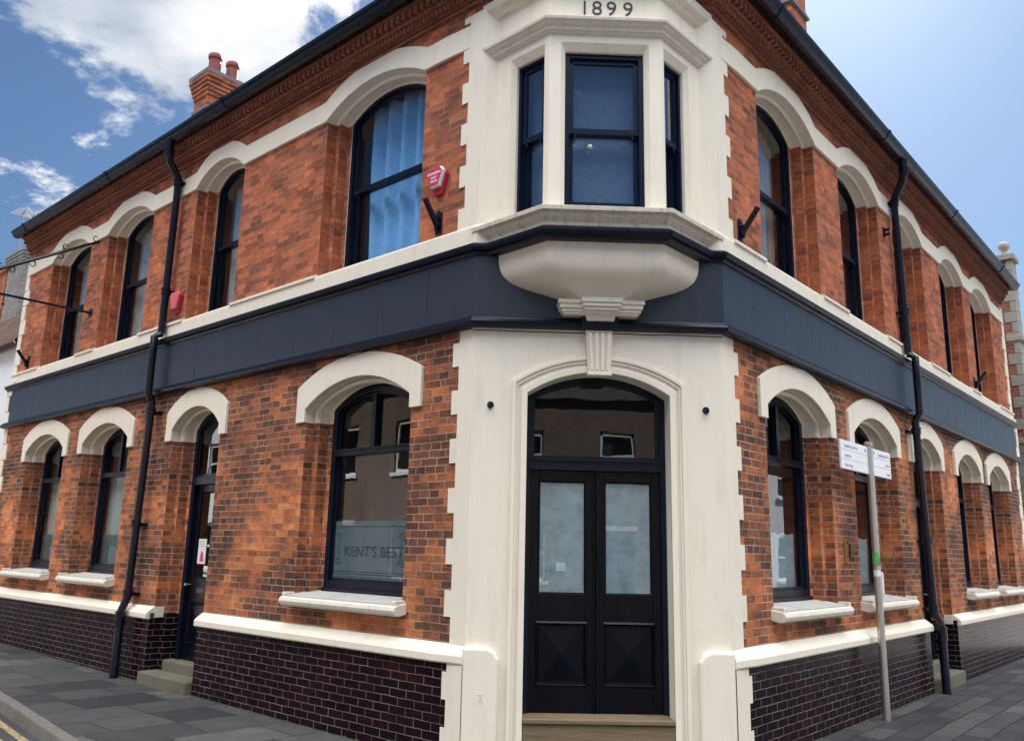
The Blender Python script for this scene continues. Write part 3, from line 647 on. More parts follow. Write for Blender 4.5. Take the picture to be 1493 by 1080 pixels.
# bowl under the bay
mb=MB()
pr0=[(4.30,1.0),(4.22,1.0),(4.15,.985),(4.09,.955),(4.04,.90),(4.005,.84),(3.975,.765),(3.95,.68),(3.925,.59),(3.90,.50),(3.88,.43),(3.855,.39),(3.835,.375)]
rings=[]
for z,t in pr0:
    hx,dx=1.015*t,.50*(.12+.88*t) if t>.5 else .50*(.2+.8*t)
    fx=.53*t*1.0
    P=[(-hx,0.05)]
    # rounded half octagon
    base=[(-hx,.0),(-fx,dx),(fx,dx),(hx,.0)]
    seg=[]
    def lerp(p,q,u): return (p[0]+(q[0]-p[0])*u,p[1]+(q[1]-p[1])*u)
    seg+= [lerp(base[0],base[1],u/5) for u in range(5)]
    seg+= [base[1]]+[lerp(base[1],base[2],u/8) for u in range(1,8)]+[base[2]]
    seg+= [lerp(base[2],base[3],u/5) for u in range(1,6)]
    rings.append([(x,d,z) for x,d in seg])
for k in range(len(rings)-1): mb.strip(rings[k],rings[k+1])
mb.quad(rings[-1])
ob=mb.build('bay_corbel','cream',bay_o,'C',smooth=True)
mb=MB()
def blk(hw,hd,z0,z1): mb.slab([(-hw,z0),(hw,z0),(hw,z1),(-hw,z1)],.0,hd)
for hw,hd,z0,z1 in ((.40,.25,3.795,3.835),(.385,.235,3.755,3.795),(.37,.215,3.725,3.755),(.35,.20,3.705,3.725)): blk(hw,hd,z0,z1)
for hw,hd,z0,z1 in ((.19,.29,3.80,3.845),(.18,.275,3.765,3.80),(.165,.255,3.735,3.765),(.15,.225,3.715,3.735)): blk(hw,hd,z0,z1)
mb.slab([(-.128,3.655),(.128,3.655),(.14,3.715),(-.14,3.715)],.0,.175)
mb.build('bay_bracket','cream',bay_o,'C',bevel=.008)
# ---- cornice all round
def cornice(fr,s0,s1,k0,k1):
    mb=MB()
    for a,b,z0,z1 in ((-.01,.045,7.062,7.09),(-.01,.025,7.09,7.115),(-.01,.06,7.115,7.20),(-.01,.125,7.20,7.228),(-.01,.12,7.228,7.335),(-.01,.205,7.335,7.38)):
        mb.run([(a,z0),(b,z0),(b,z1-.001),(a,z1-.001)],s0,s1,k0,k1,caps=True)
    L0,L1=s0+k0*.1+.02,s1+k1*.1-.02; x=L0
    while x<L1: mb.box(x,x+.038,.055,.10,7.13,7.199); x+=.064
    x=L0
    while x<L1: mb.box(x,x+.06,.115,.175,7.245,7.334); x+=.098
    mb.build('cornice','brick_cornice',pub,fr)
    mb=MB()
    mb.run([(-.3,7.40),(-.3,7.38),(.22,7.38),(.22,7.40)],s0,s1,k0,k1)
    mb.run([(.20,7.36),(.235,7.36),(.235,7.45),(.20,7.45)],s0,s1,k0,k1)
    mb.build('eaves_board','iron_black',pub,fr)
    g=[(.237,7.345),(.30,7.325),(.345,7.33),(.375,7.355),(.385,7.39),(.41,7.405),(.42,7.44),(.405,7.455),(.39,7.44),(.37,7.40),(.33,7.36),(.25,7.37),(.237,7.45)]
    mb=MB(); mb.run(g,s0,s1,k0,k1)
    x=s0+.9
    if fr!='C':
        while x<s1: mb.run([(.237,7.335),(.30,7.315),(.35,7.32),(.385,7.35),(.395,7.388),(.42,7.40),(.43,7.445),(.41,7.465)],x,x+.06,0,0); x+=3.6
    mb.build('gutter','iron_black',pub,fr)
cornice('L',0,LEN['L'],TL,0); cornice('R',0,LEN['R'],TR,0); cornice('C',-W,W,TL,-TR)
mb=MB(); mb.quad([(-W,0,6.95),(W,0,6.95),(W,0,7.42),(-W,0,7.42)]); mb.build('wall','brick_upper',pub,'C')
# ---- roof, back walls, floors
def isect(dd):
    a=wpt('L',0,dd,0); b=wpt('R',0,dd,0); u=wpt('L',1,dd,0)-a; v=wpt('R',1,dd,0)-b
    # a+u*s = b+v*t
    det=u.x*(-v.y)+v.x*u.y; rx,ry=b.x-a.x,b.y-a.y
    s=(rx*(-v.y)+v.x*ry)/det; return a+u*s
def wz(p,z): return (p.x,-p.y,z)
pk=isect(-3.3); bk=isect(-6.6)
RZ=7.42; RG=9.85
mb=MB()
Le=wpt('L',LEN['L']+.05,.3,0); Re=wpt('R',LEN['R']+.05,.3,0); Lr=wpt('L',LEN['L']+.05,-3.3,0); Rr=wpt('R',LEN['R']+.05,-3.3,0); Lb=wpt('L',LEN['L']+.05,-6.8,0); Rb=wpt('R',LEN['R']+.05,-6.8,0)
cl=wpt('L',TL*.3,.3,0); cr_=wpt('R',TR*.3,.3,0)
mb.quad([wz(cl,RZ),wz(Le,RZ),wz(Lr,RG),wz(pk,RG)]); mb.quad([wz(cr_,RZ),wz(Re,RZ),wz(Rr,RG),wz(pk,RG)]); mb.quad([wz(cl,RZ),wz(cr_,RZ),wz(pk,RG)])
mb.quad([wz(bk,RZ-.1),wz(Lb,RZ-.1),wz(Lr,RG),wz(pk,RG)]); mb.quad([wz(bk,RZ-.1),wz(Rb,RZ-.1),wz(Rr,RG),wz(pk,RG)])
mb.build('roof','roof_slate',pub,'C')
mb=MB(); lb=wpt('L',LEN['L'],-6.6,0); rb=wpt('R',LEN['R'],-6.6,0)
for p in (lb,rb): mb.quad([wz(bk,-.4),wz(p,-.4),wz(p,7.45),wz(bk,7.45)])
le=wpt('L',LEN['L'],0,0); re=wpt('R',LEN['R'],0,0); lr=wpt('L',LEN['L'],-3.3,0); rr=wpt('R',LEN['R'],-3.3,0)
mb.quad([wz(le,7.38),wz(lb,7.38),wz(lr,RG-.05)]); mb.quad([wz(re,7.38),wz(rb,7.38),wz(rr,RG-.05)])
mb.build('back_wall','brick_lower',pub,'C')
mb=MB()
for z in (-.05,4.05,7.3):
    q=[wpt('L',0,-.36,0),wpt('L',LEN['L'],-.36,0),lb,bk,rb,wpt('R',LEN['R'],-.36,0),wpt('R',0,-.36,0)]
    mb.quad([wz(p,z) for p in q])
mb.build('interior_floor','timber_floor',pub,'C')
mb=MB()
for fr in 'LR':
    for s in (3.4,6.4,9.0): a=wpt(fr,s,-.4,0); b=wpt(fr,s,-6.5,0); mb.quad([wz(a,-.05),wz(b,-.05),wz(b,7.3),wz(a,7.3)])
    a=wpt(fr,.6,-3.0,0); b=wpt(fr,12,-3.0,0); mb.quad([wz(a,-.05),wz(b,-.05),wz(b,7.3),wz(a,7.3)])
mb.build('interior_wall','interior',pub,'C')
# ================================================================ WINDOWS
def ring(mb,O,I,d,dback,mi=0):
    mb.strip([(x,d,z) for x,z in O],[(x,d,z) for x,z in I],mi,True); mb.strip([(x,d,z) for x,z in I],[(x,dback,z) for x,z in I],mi,True)
    mb.strip([(x,d,z) for x,z in O],[(x,dback,z) for x,z in O],mi,True)
def shape(a,b,zb,zs,rise,off,offb=None,n=16):
    offb=off if offb is None else offb
    return [(a+off,zb+offb)]+arc(a+off,b-off,zs,max(rise-off*.85,0) if rise else 0,n)+[(b-off,zb+offb)] if rise else [(a+off,zb+offb),(a+off,zs-off),(b-off,zs-off),(b-off,zb+offb)]
def clipz(poly,z,below):
    out=[]
    for i in range(len(poly)):
        p,q=poly[i],poly[(i+1)%len(poly)]
        ip=(p[1]<=z)==below; iq=(q[1]<=z)==below
        if ip: out.append(p)
        if ip!=iq:
            t=(z-p[1])/(q[1]-p[1]); out.append((p[0]+t*(q[0]-p[0]),z))
    return out
def curtain(name,mat,parent,fr,a,b,z0,z1,d,amp=.03,folds=5,top=None):
    mb=MB(); n=max(10,int((b-a)*50)); rows=[z0+(z1-z0)*k/6 for k in range(7)]
    def pt(i,z):
        x=a+(b-a)*i/n; w=math.sin(x*folds*2*math.pi/ max(.4,(b-a))+math.sin(z*1.7)*.4)*amp+math.sin(x*23+z)*amp*.25
        zz=min(z,top(x)) if top else z
        return (x+math.sin(z*2.3)*.006,d+w,zz)
    for r in range(6): mb.strip([pt(i,rows[r]) for i in range(n+1)],[pt(i,rows[r+1]) for i in range(n+1)])
    return mb.build(name,mat,parent,fr,smooth=True)
def sash(fr,a,b,zb,zs,rise,rail,d,mat,label=None,gl='glass',fw=.055,horns=True,parent=None):
    """two-light sliding sash; d = front plane of box frame"""
    mb=MB(); O=shape(a,b,zb,zs,rise,0); I=shape(a,b,zb,zs,rise,fw,.06)
    ring(mb,O,I,d,d-.05)
    I1=shape(a,b,zb,zs,rise,fw+.005,.06)
    # upper sash, forward
    J=shape(a,b,zb,zs,rise,fw+.05,.10); up_o=clipz(I1,rail-.02,False); up_i=clipz(J,rail+.025,False)
    def sashring(po,pi,dd):
        mb.slab_ring(po,pi,dd,dd-.035)
    # stiles and rails from boxes plus arch strip
    ja,jb=a+fw,b-fw; q=.042
    dd=d-.028
    AO=arc(ja,jb,zs,max(rise-fw*.85,0)) if rise else [(ja,zs-fw),(jb,zs-fw)]
    AI=arc(ja+q,jb-q,zs,max(rise-(fw+q)*.85,0)) if rise else [(ja+q,zs-fw-q),(jb-q,zs-fw-q)]
    mb.strip([(x,dd,z) for x,z in AO],[(x,dd,z) for x,z in AI]); mb.strip([(x,dd,z) for x,z in AI],[(x,dd-.04,z) for x,z in AI])
    ztop=AO[0][1]
    mb.box(ja,ja+q,dd-.04,dd-.0005,rail,AI[0][1]+.0); mb.box(jb-q,jb,dd-.04,dd-.0005,rail,AI[-1][1])
    if rise:
        mb.quad([(ja,dd,AI[0][1]),(ja+q,dd,AI[0][1]),(ja+q,dd,AI[0][1]),(ja,dd,AO[0][1])][:4]) if False else None
    mb.box(ja,jb,dd-.04,dd+.004,rail-.028,rail+.028)
    # lower sash, set back
    d2=dd-.042
    mb.box(ja,ja+q,d2-.04,d2,zb+.05,rail); mb.box(jb-q,jb,d2-.04,d2,zb+.05,rail); mb.box(ja,jb,d2-.04,d2+.001,zb+.05,zb+.14); mb.box(ja,jb,d2-.041,d2-.001,rail-.03,rail+.02)
    if horns:
        for e in (ja+q,jb-q-.03): mb.slab([(e,rail-.028),(e+.03,rail-.028),(e+.02,rail-.075),(e+.01,rail-.075)],dd-.035,dd)
    w=mb.build('window',mat,parent or pub,fr,label=label)
    # sill of frame
    mb=MB(); mb.box(a,b,d-.1,d+.02,zb-.01,zb+.045); mb.build('window_sill',mat,w,fr,bevel=.006)
    mb=MB(); up=[(ja+q,rail+.02)]+AI+[(jb-q,rail+.02)]; mb.quad([(x,dd-.02,z) for x,z in up]); mb.build('pane',gl,w,fr)
    mb=MB(); mb.quad([(ja+q,d2-.02,zb+.13),(jb-q,d2-.02,zb+.13),(jb-q,d2-.02,rail-.02),(ja+q,d2-.02,rail-.02)]); mb.build('pane',gl,w,fr)
    # cream mastic bead round the frame
    if rise:
        mb=MB(); O2=shape(a,b,zb,zs,rise,-.003,0); I2=shape(a,b,zb,zs,rise,.008,0); mb.strip([(x,d+.004,z) for x,z in O2],[(x,d+.004,z) for x,z in I2]); mb.build('mastic_bead','grey_sill_top',w,fr)
    return w,(ja,jb,d2-.06)
for fr in 'LR':
    for i,(a,b) in enumerate(UP[fr]):
        a2,b2=a+2*st1,b-2*st1
        lab={('L',0):'wide arched first floor sash window with pale blue net curtains beside the bay'}.get((fr,i))
        w,(ja,jb,dd)=sash(fr,a2,b2,4.67,ZUS,ZUR-.04,5.70,-2*dp,'navy',lab,'glass' if (fr,i)!=('L',0) else 'glass_bay2' if 'glass_bay2' in MATS else 'glass')
        c=(ja+jb)/2; h=(jb-ja)/2
        topf=lambda x,c=c,h=h: ZUS+.16*(1-((x-c)/h)**2)
        if (fr,i)==('L',0):
            curtain('net_curtain','curtain_blue',w,fr,ja+.10,jb-.02,4.72,6.85,dd-.12,.05,4.3,None)
        else:
            if fr=='L':
                curtain('curtain','curtain_white' if i!=1 else 'blind_grey',w,fr,ja,ja+.18+.1*(i%2),4.72,6.85,dd-.08,.02,2,topf)
                curtain('curtain','blind_grey',w,fr,jb-.55,jb,4.72,6.85,dd-.10,.025,4,topf)
            else:
                curtain('curtain','curtain_cream',w,fr,jb-.50,jb,4.72,6.85,dd-.10,.03,4,topf)
                if i==0: curtain('curtain','curtain_white',w,fr,ja+.02,ja+.25,4.72,6.85,dd-.06,.02,2,topf)
def fixedwin(fr,a,b,zb,zs,rise,trans,d,mull=True,fw=.075):
    mb=MB(); O=shape(a,b,zb,zs,rise,0); I=shape(a,b,zb,zs,rise,fw,.12); ring(mb,O,I,d,d-.07)
    I2=shape(a,b,zb,zs,rise,fw+.03,.15)
    mb.strip([(x,d-.03,z) for x,z in I],[(x,d-.03,z) for x,z in I2],0,True); mb.strip([(x,d-.03,z) for x,z in I2],[(x,d-.07,z) for x,z in I2],0,True)
    mb.box(a+fw,b-fw,d-.06,d+.012,trans-.035,trans+.03); mb.box(a+fw-.005,b-fw+.005,d-.06,d+.025,trans+.018,trans+.034)
    if mull:
        c=(a+b)/2; mb.box(c-.032,c+.032,d-.06,d-.004,trans+.03,zs+rise-fw-.005)
    w=mb.build('window','black_paint' if fr=='X' else 'navy',pub,fr)
    mb=MB(); J=shape(a,b,zb,zs,rise,fw+.02,.14); mb.quad([(x,d-.055,z) for x,z in clipz(J,trans,False)]); mb.build('pane','glass_dark',w,fr)
    mb=MB(); mb.quad([(x,d-.055,z) for x,z in clipz(J,trans,True)]); mb.build('pane','glass',w,fr)
    mb=MB(); mb.box(a,b,d-.07,d+.03,zb-.03,zb+.05); mb.build('window_sill','navy',w,fr,bevel=.006)
    return w
def stone_sill(fr,a,b):
    mb=MB(); mb.run([(-.30,1.10),(-.30,1.0),(.085,.93),(.12,.935),(.145,.955),(.155,.985),(.145,1.015),(.12,1.032),(.0,1.05)],a-.06,b+.06)
    ob=mb.build('window_sill','cream_sill',pub,fr,bevel=.01)
    mb=MB(); mb.quad([(a-.02,.112,1.038),(b+.02,.112,1.038),(b-.0,.0,1.056),(a+.0,.0,1.056)]); mb.quad([(a,.0,1.056),(b,.0,1.056),(b,-.24,1.09),(a,-.24,1.09)]); mb.build('sill_top','grey_sill_top',ob,fr)
    for e in (a-.045,b-.015):
        mb=MB(); mb.box(e,e+.06,-.002,.125,1.03,1.075); mb.build('sill_stop','cream_sill',ob,fr,bevel=.008)
    return ob
for fr in 'LR':
    for i,(a,b,k) in enumerate(LO[fr]):
        if k!='w': continue
        a2,b2=a+2*st1,b-2*st1
        w=fixedwin(fr,a2,b2,1.08,ZLS-.02,ZLR-.04,2.575,-2*dp)
        stone_sill(fr,a,b)
        d=-2*dp-.10; ga,gb=a2+.09,b2-.09
        if (fr,i)==('L',0):
            w['label']='ground floor window with etched glass band reading KENTS BEST'
            curtain('blind','blind_dark',w,fr,ga-.05,gb+.05,1.2,3.2,d-.35,.01,3)
            mb=MB(); mb.quad([(ga,d+.055,1.22),(gb,d+.055,1.22),(gb,d+.055,1.83),(ga,d+.055,1.83)]); mb.build('etched_band','etched_glass',w,fr)
            text('etched_lettering',"KENT'S BEST",.155,fr,(ga+gb)/2-.06,d+.058,1.46,'etched_ink',w,sx=1.12,extr=.0005)
            mb=MB()
            for z in (1.30,1.275,1.77): mb.box(ga+.03,gb-.03,d+.0555,d+.0575,z,z+.006)
            for k2 in range(24):
                x=ga+.07+k2*(gb-ga-.14)/23; mb.cyl((x,d+.0556,1.245),(x,d+.0574,1.245),.010,n=8)
            for sx_ in (ga+.09,gb-.09):
                for zz_ in (1.40,1.66):
                    pts=[(sx_+.05*math.cos(t)*(1-t/9),d+.057,zz_+.05*math.sin(t)*(1-t/9)) for t in [q*.5 for q in range(16)]]
                    mb.tube(pts,.004,5)
                mb.box(sx_-.004,sx_+.004,d+.0555,d+.0575,1.46,1.60)
            mb.build('etched_border','etched_ink',w,fr)
        elif fr=='L':
            curtain('blind','blind_grey',w,fr,ga-.05,gb+.05,1.62,3.25,d-.06,.004,2)
            mb=MB(); mb.quad([(ga-.04,d-.03,1.15),(gb+.04,d-.03,1.15),(gb+.04,d-.03,1.66),(ga-.04,d-.03,1.66)]); mb.build('lower_blind','teal_film',w,fr)
        else:
            mb=MB(); n=14
            top=[(ga-.03+(gb-ga+.0)*t/n,1.80+.012*math.sin(t*1.9)) for t in range(n+1)]
            bot=[(x+.02,1.21+.01*math.sin(x*9)) for x,z in top]
            mb.strip([(x,d-.03+.008*math.sin(x*17),z) for x,z in bot],[(x,d-.02+.006*math.sin(x*11),z) for x,z in top]); mb.build('paper_screen','paper_teal',w,fr)
            curtain('blind','blind_dark',w,fr,gb-.35,gb+.05,1.2,3.25,d-.25,.02,4)
            if i==0: curtain('curtain','curtain_white',w,fr,ga+.16,ga+.24,1.95,2.42,d-.05,.004,2)
# bay sashes
for fr,ln,(a,b) in bw:
    w,(ja,jb,dd)=sash(fr,a,b,4.60,BZ1-.02,0,5.435,-.075,'bay_navy',None,'glass_bay',fw=.045 if fr=='BF' else .03,parent=bay_o)
    if fr=='BR': curtain('curtain','curtain_cream',w,fr,ja,jb,4.7,6.15,dd-.03,.01,3)
    curtain('blind','bay_sky_backing',w,fr,ja-.02,jb+.02,4.62,6.3,dd-.07,.003,2)  # panel added behind the bay panes, its blue painted in for reflected sky
    if fr=='BF':
        mb=MB(); mb.lathe([(.001,0),(.022,.0),(.026,.012),(.018,.03),(.001,.034)],(.40,-.11,5.27),10); mb.build('sticker_rosette','blind_grey',w,fr)
mb=MB(); mb.quad([(-.9,-.35,4.5),(.9,-.35,4.5),(.9,-.35,6.7),(-.9,-.35,6.7)]); mb.build('interior_wall','interior',pub,'C')
# ================================================================ DOORS
def leaf(mb,a,b,z0,z1,gz0,gz1,pz0,pz1,d,st=.085,gst=.09):
    """stiles, rails, raised pyramid panel; returns glass rect"""
    t=.045
    mb.box(a,a+st,d-t,d,z0,z1); mb.box(b-st,b,d-t,d,z0,z1)
    mb.box(a+st,b-st,d-t,d-.001,z0,pz0); mb.box(a+st,b-st,d-t,d-.001,pz1,gz0); mb.box(a+st,b-st,d-t,d-.001,gz1,z1)
    # bolection moulding round panel
    def fr_(x0,x1,y0,y1,w,h):
        O=[(x0,y0),(x0,y1),(x1,y1),(x1,y0)]; I=[(x0+w,y0+w),(x0+w,y1-w),(x1-w,y1-w),(x1-w,y0+w)]; Mi=[(x0+w/2,y0+w/2),(x0+w/2,y1-w/2),(x1-w/2,y1-w/2),(x1-w/2,y0+w/2)]
        mb.strip([(x,d,z) for x,z in O],[(x,d+h,z) for x,z in Mi],0,True); mb.strip([(x,d+h,z) for x,z in Mi],[(x,d-.02,z) for x,z in I],0,True)
    fr_(a+st-.02,b-st+.02,pz0-.02,pz1+.02,.035,.014); 
    x0,x1,y0,y1=a+st+.015,b-st-.015,pz0+.015,pz1-.015
    mb.quad([(a+st,d-.02,pz0),(b-st,d-.02,pz0),(b-st,d-.02,pz1),(a+st,d-.02,pz1)])
    ix=.02; c=((x0+x1)/2,(y0+y1)/2)
    q=[(x0+ix,y0+ix),(x1-ix,y0+ix),(x1-ix,y1-ix),(x0+ix,y1-ix)]
    for k in range(4):
        p,r_=q[k],q[(k+1)%4]; mb.quad([(p[0],d-.018,p[1]),(r_[0],d-.018,r_[1]),(c[0],d+.018,c[1])])
    # glazing bead
    gx0,gx1=a+st,b-st
    O=[(gx0,gz0),(gx0,gz1),(gx1,gz1),(gx1,gz0)]; I=[(gx0+.014,gz0+.014),(gx0+.014,gz1-.014),(gx1-.014,gz1-.014),(gx1-.014,gz0+.014)]
    mb.strip([(x,d,z) for x,z in O],[(x,d-.015,z) for x,z in I],0,True); mb.strip([(x,d-.015,z) for x,z in I],[(x,d-.03,z) for x,z in I],0,True)
    return gx0+.012,gx1-.012,gz0+.012,gz1-.012
# main corner door
dC=-.20
mb=MB(); O=shape(-DH,DH,.15,2.985,.205,0); I=shape(-DH,DH,.15,2.985,.205,.05,0)
mb.strip([(x,dC,z) for x,z in O],[(x,dC,z) for x,z in I]); mb.strip([(x,dC,z) for x,z in I],[(x,dC-.09,z) for x,z in I])
mb.box(-DH+.05,DH-.05,dC-.09,dC+.02,2.30,2.405); mb.box(-DH+.05,DH-.05,dC-.05,dC+.04,2.385,2.412)
P=shape(-DH,DH,2.40,2.985,.205,.05,0); Q=shape(-DH,DH,2.40,2.985,.205,.085,.035)
mb.strip([(x,dC-.02,z) for x,z in P],[(x,dC-.02,z) for x,z in Q],0,True); mb.strip([(x,dC-.02,z) for x,z in Q],[(x,dC-.05,z) for x,z in Q],0,True)
door=mb.build('door_frame','navy',pub,'C',label='tall arched navy frame of the corner entrance')
mb=MB(); mb.quad([(x,dC-.04,z) for x,z in Q]); mb.build('fanlight','glass_dark',door,'C')
mb=MB(); mb.quad([(-.6,dC-.14,2.4),(.6,dC-.14,2.4),(.6,dC-.14,3.2),(-.6,dC-.14,3.2)]); mb.build('fanlight_blind','blind_dark',door,'C')
for a,b,g0,g1 in ((-.61,-.004,0,0),(.004,.61,0,0)):
    mb=MB(); gx=leaf(mb,a,b,.155,2.298,1.18,2.20,.40,.92,dC-.03,.085)
    mb.box(b-.02 if a<0 else a,b if a<0 else a+.02,dC-.03,dC-.015,.16,2.29)
    dl=mb.build('door','black_paint',pub,'C',bevel=.003)
    mb=MB(); mb.quad([(gx[0],dC-.055,gx[2]),(gx[1],dC-.055,gx[2]),(gx[1],dC-.055,gx[3]),(gx[0],dC-.055,gx[3])]); mb.build('door_pane','door_glass',dl,'C')
    if a<0:
        mb=MB(); mb.box(-.36,-.27,dC-.054,dC-.052,1.38,1.46); mb.build('notice','paper_teal',dl,'C')
mb=MB(); mb.box(-.655,.655,-.3,.025,-.02,.118); mb.box(-.655,.655,-.3,.045,.12,.152); mb.box(-.64,.64,-.28,-.06,.15,.158)
mb.build('door_step','wood_threshold',pub,'C',bevel=.012)
mb=MB(); mb.box(-.68,.68,-.3,.22,-.3,-.02); mb.build('door_step','stone_step',pub,'C',bevel=.015)
# side doors
def side_door(fr,a,b):
    a2,b2=a+2*st1,b-2*st1; d=-2*dp; zb=.08; c=(a2+b2)/2
    mb=MB(); O=shape(a2,b2,zb,ZLS-.02,ZLR-.04,0); I=shape(a2,b2,zb,ZLS-.02,ZLR-.04,.08,0)
    mb.strip([(x,d,z) for x,z in O],[(x,d,z) for x,z in I]); mb.strip([(x,d,z) for x,z in I],[(x,d-.1,z) for x,z in I])
    mb.box(a2+.08,b2-.08,d-.09,d+.02,2.33,2.43)
    P=shape(a2,b2,2.42,ZLS-.02,ZLR-.04,.08,0); Q=shape(a2,b2,2.42,ZLS-.02,ZLR-.04,.125,.05)
    mb.strip([(x,d-.02,z) for x,z in P],[(x,d-.02,z) for x,z in Q],0,True)
    f=mb.build('door_frame','navy',pub,fr)
    mb=MB(); mb.quad([(x,d-.03,z) for x,z in Q]); mb.build('fanlight','glass_dark',f,fr)
    mb=MB(); gx=leaf(mb,a2+.083,b2-.083,zb+.005,2.328,1.12,2.23,.30,.80,d-.05,.085)
    dl=mb.build('door','black_paint',pub,fr,bevel=.003)
    mb=MB(); mb.quad([(gx[0],d-.075,gx[2]),(gx[1],d-.075,gx[2]),(gx[1],d-.075,gx[3]),(gx[0],d-.075,gx[3])]); mb.build('door_pane','glass',dl,fr)
    mb=MB(); mb.box(c-.11,c+.11,d-.052,d-.035,.93,1.0); mb.box(c-.09,c+.09,d-.036,d-.030,.945,.98); mb.build('letterbox','iron_black',dl,fr,bevel=.004)
    mb=MB(); mb.cyl((b2-.13,d-.05,1.03),(b2-.13,d-.0,1.03),.012,n=8); mb.lathe([(.001,-.02),(.022,-.012),(.024,.0),(.02,.014),(.001,.02)],(b2-.13,d+.01,1.03),12); mb.build('door_knob','steel',dl,fr,smooth=True)
    mb=MB(); mb.box(a+st1,b-st1,-.42,-.12,-.3,.085); mb.box(a+.0,b-.0,-.12,.15 if fr=='L' else .12,-.3,-.045)
    mb.build('door_step','stone_step',pub,fr,bevel=.02)
    return dl,c,d
dl,dcn,dd_=side_door('L',4.46,5.69)
side_door('R',5.83,7.27)
# ================================================================ CHIMNEYS (parts of the roof)
def chimney(fr,s0,s1,d0,d1,zb,zt,pots):
    mb=MB(); mb.box(s0+.09,s1-.09,d0-.09,d1+.09,zb,zt-.5)
    for k in range(5):
        e=.09-.02*(k+1); mb.box(s0+e,s1-e,d0-e,d1+e,zt-.5+k*.085,zt-.5+(k+1)*.085-.002)
    mb.box(s0+.06,s1-.06,d0-.06,d1+.06,zt-.80,zt-.73,1); mb.box(s0-.015,s1+.015,d0+.015,d1-.015,zt-.075,zt,1)
    ch=mb.build('chimney',['brick_upper','lead'],pub,fr)
    for (ps,pd,h) in pots:
        mb=MB(); mb.lathe([(.13,0),(.12,.05),(.115,h-.12),(.115,h-.10),(.135,h-.09),(.14,h-.03),(.125,h),(.095,h),(.09,h-.2)],(ps,pd,zt),18); mb.build('chimney_pot','terracotta',ch,fr,smooth=True)
    return ch
chimney('L',8.86,9.56,-1.50,-3.1,8.2,10.56,[(9.17,-1.78,.50),(9.17,-2.16,.50)])
ch=chimney('R',6.22,7.12,-1.50,-3.3,8.2,13.2,[(6.66,-1.8,.5),(6.66,-2.2,.5)])
mb=MB(); mb.box(6.22+.04,7.12-.04,-1.54,-3.26,11.42,11.47,0); mb.box(6.22+.075,7.12-.075,-1.575,-3.24,11.47,11.56,1); mb.build('chimney_band',['lead','brick_upper'],ch,'R')
# ================================================================ DOWNPIPES (parts)
def downpipe(fr,s_mid,s_top,s_g,s_bot,s_base,zsock,jog=.0):
    mb=MB(); r=.052
    mb.tube([(s_g,.34,7.33),(s_g,.34,7.12),(s_g+(s_top-s_g)*.2,.30,7.04),(s_top,.12,6.88),(s_top,.10,6.80)],[.062,.06,.056,.056,.056],12)
    mb.tube([(s_top,.10,6.80),(s_mid,.10,4.48)],r,12)
    mb.tube([(s_mid,.10,4.48),(s_mid,.19,4.42),(s_mid,.19,3.60),(s_mid,.12,3.50)],r,12)
    mb.tube([(s_mid,.12,3.50),(s_bot,.12,1.0),(s_bot,.12,.84),(s_base,.20,.66),(s_base,.20,-.235)],[r,r,r,r*1.03,r*1.1],12)
    for z,dd,s in ((6.78,.10,s_top),(5.1,.10,s_mid),(3.34,.12,s_mid),(1.8,.12,s_bot),(.88,.12,s_bot),(.60,.20,s_base),(.50,.20,s_base),(7.14,.34,s_g)):
        mb.cyl((s,dd,z-.035),(s,dd,z+.035),r+.014,n=12); mb.cyl((s,dd,z+.04),(s,dd,z+.055),r+.022,n=12)
        if z<7 and z>.7: mb.box(s-.10,s+.10,0.0,.05,z-.02,z+.02)
    mb.build('downpipe','iron_black',pub,fr,smooth=True)
downpipe('L',6.17,6.16,6.05,6.25,6.22,0)
downpipe('R',5.70,5.58,5.33,5.86,5.86,0)
# ================================================================ SMALL FIXTURES
def alarm(fr,s,z,big,label,colbody,colface,txt):
    t=thing('alarm_box',label,'alarm box',wpt(fr,s,0,z),FR[fr][1])
    def trap(w0,w1,h,z0): return [(s-w1/2,z+z0),(s+w1/2,z+z0),(s+w0/2,z+z0+h*.78),(s+w0/2-.03,z+z0+h),(s-w0/2+.03,z+z0+h),(s-w0/2,z+z0+h*.78)]
    k=.30*big
    mb=MB(); mb.slab(trap(k,k*.45,k*1.12,-.04),0.0,.05); mb.build('back_plate',colbody,t,fr,bevel=.01)
    if txt:
        mb=MB(); mb.slab(trap(k*.98,k*.50,k*.86,.03),.05,.10); mb.build('cover','white_plastic',t,fr,bevel=.012)
        mb=MB(); mb.slab(trap(k*.90,k*.46,k*.76,.045),.10,.104); mb.build('label_panel','red_label',t,fr)
        for tx,sz,dz in (('GUARDIAN',.036,.165),('01227',.033,.12),('762126',.033,.08)): text('lettering',tx,sz,fr,s,.105,z+dz,'white_plastic',t,extr=.001,bold=.001)
    else:
        mb=MB(); mb.slab(trap(k*.96,k*.5,k*.95,.01),.05,.09); mb.build('cover',colface,t,fr,bevel=.015)
    return t
alarm('L',.555,5.11,.82,'red and white alarm box reading GUARDIAN, between the wide window and the bay','red_plastic','white_plastic',True)
alarm('L',5.93,4.80,.9,'plain faded red alarm box beside the left drainpipe under the first floor windows','red_plastic','alarm_pink',False)
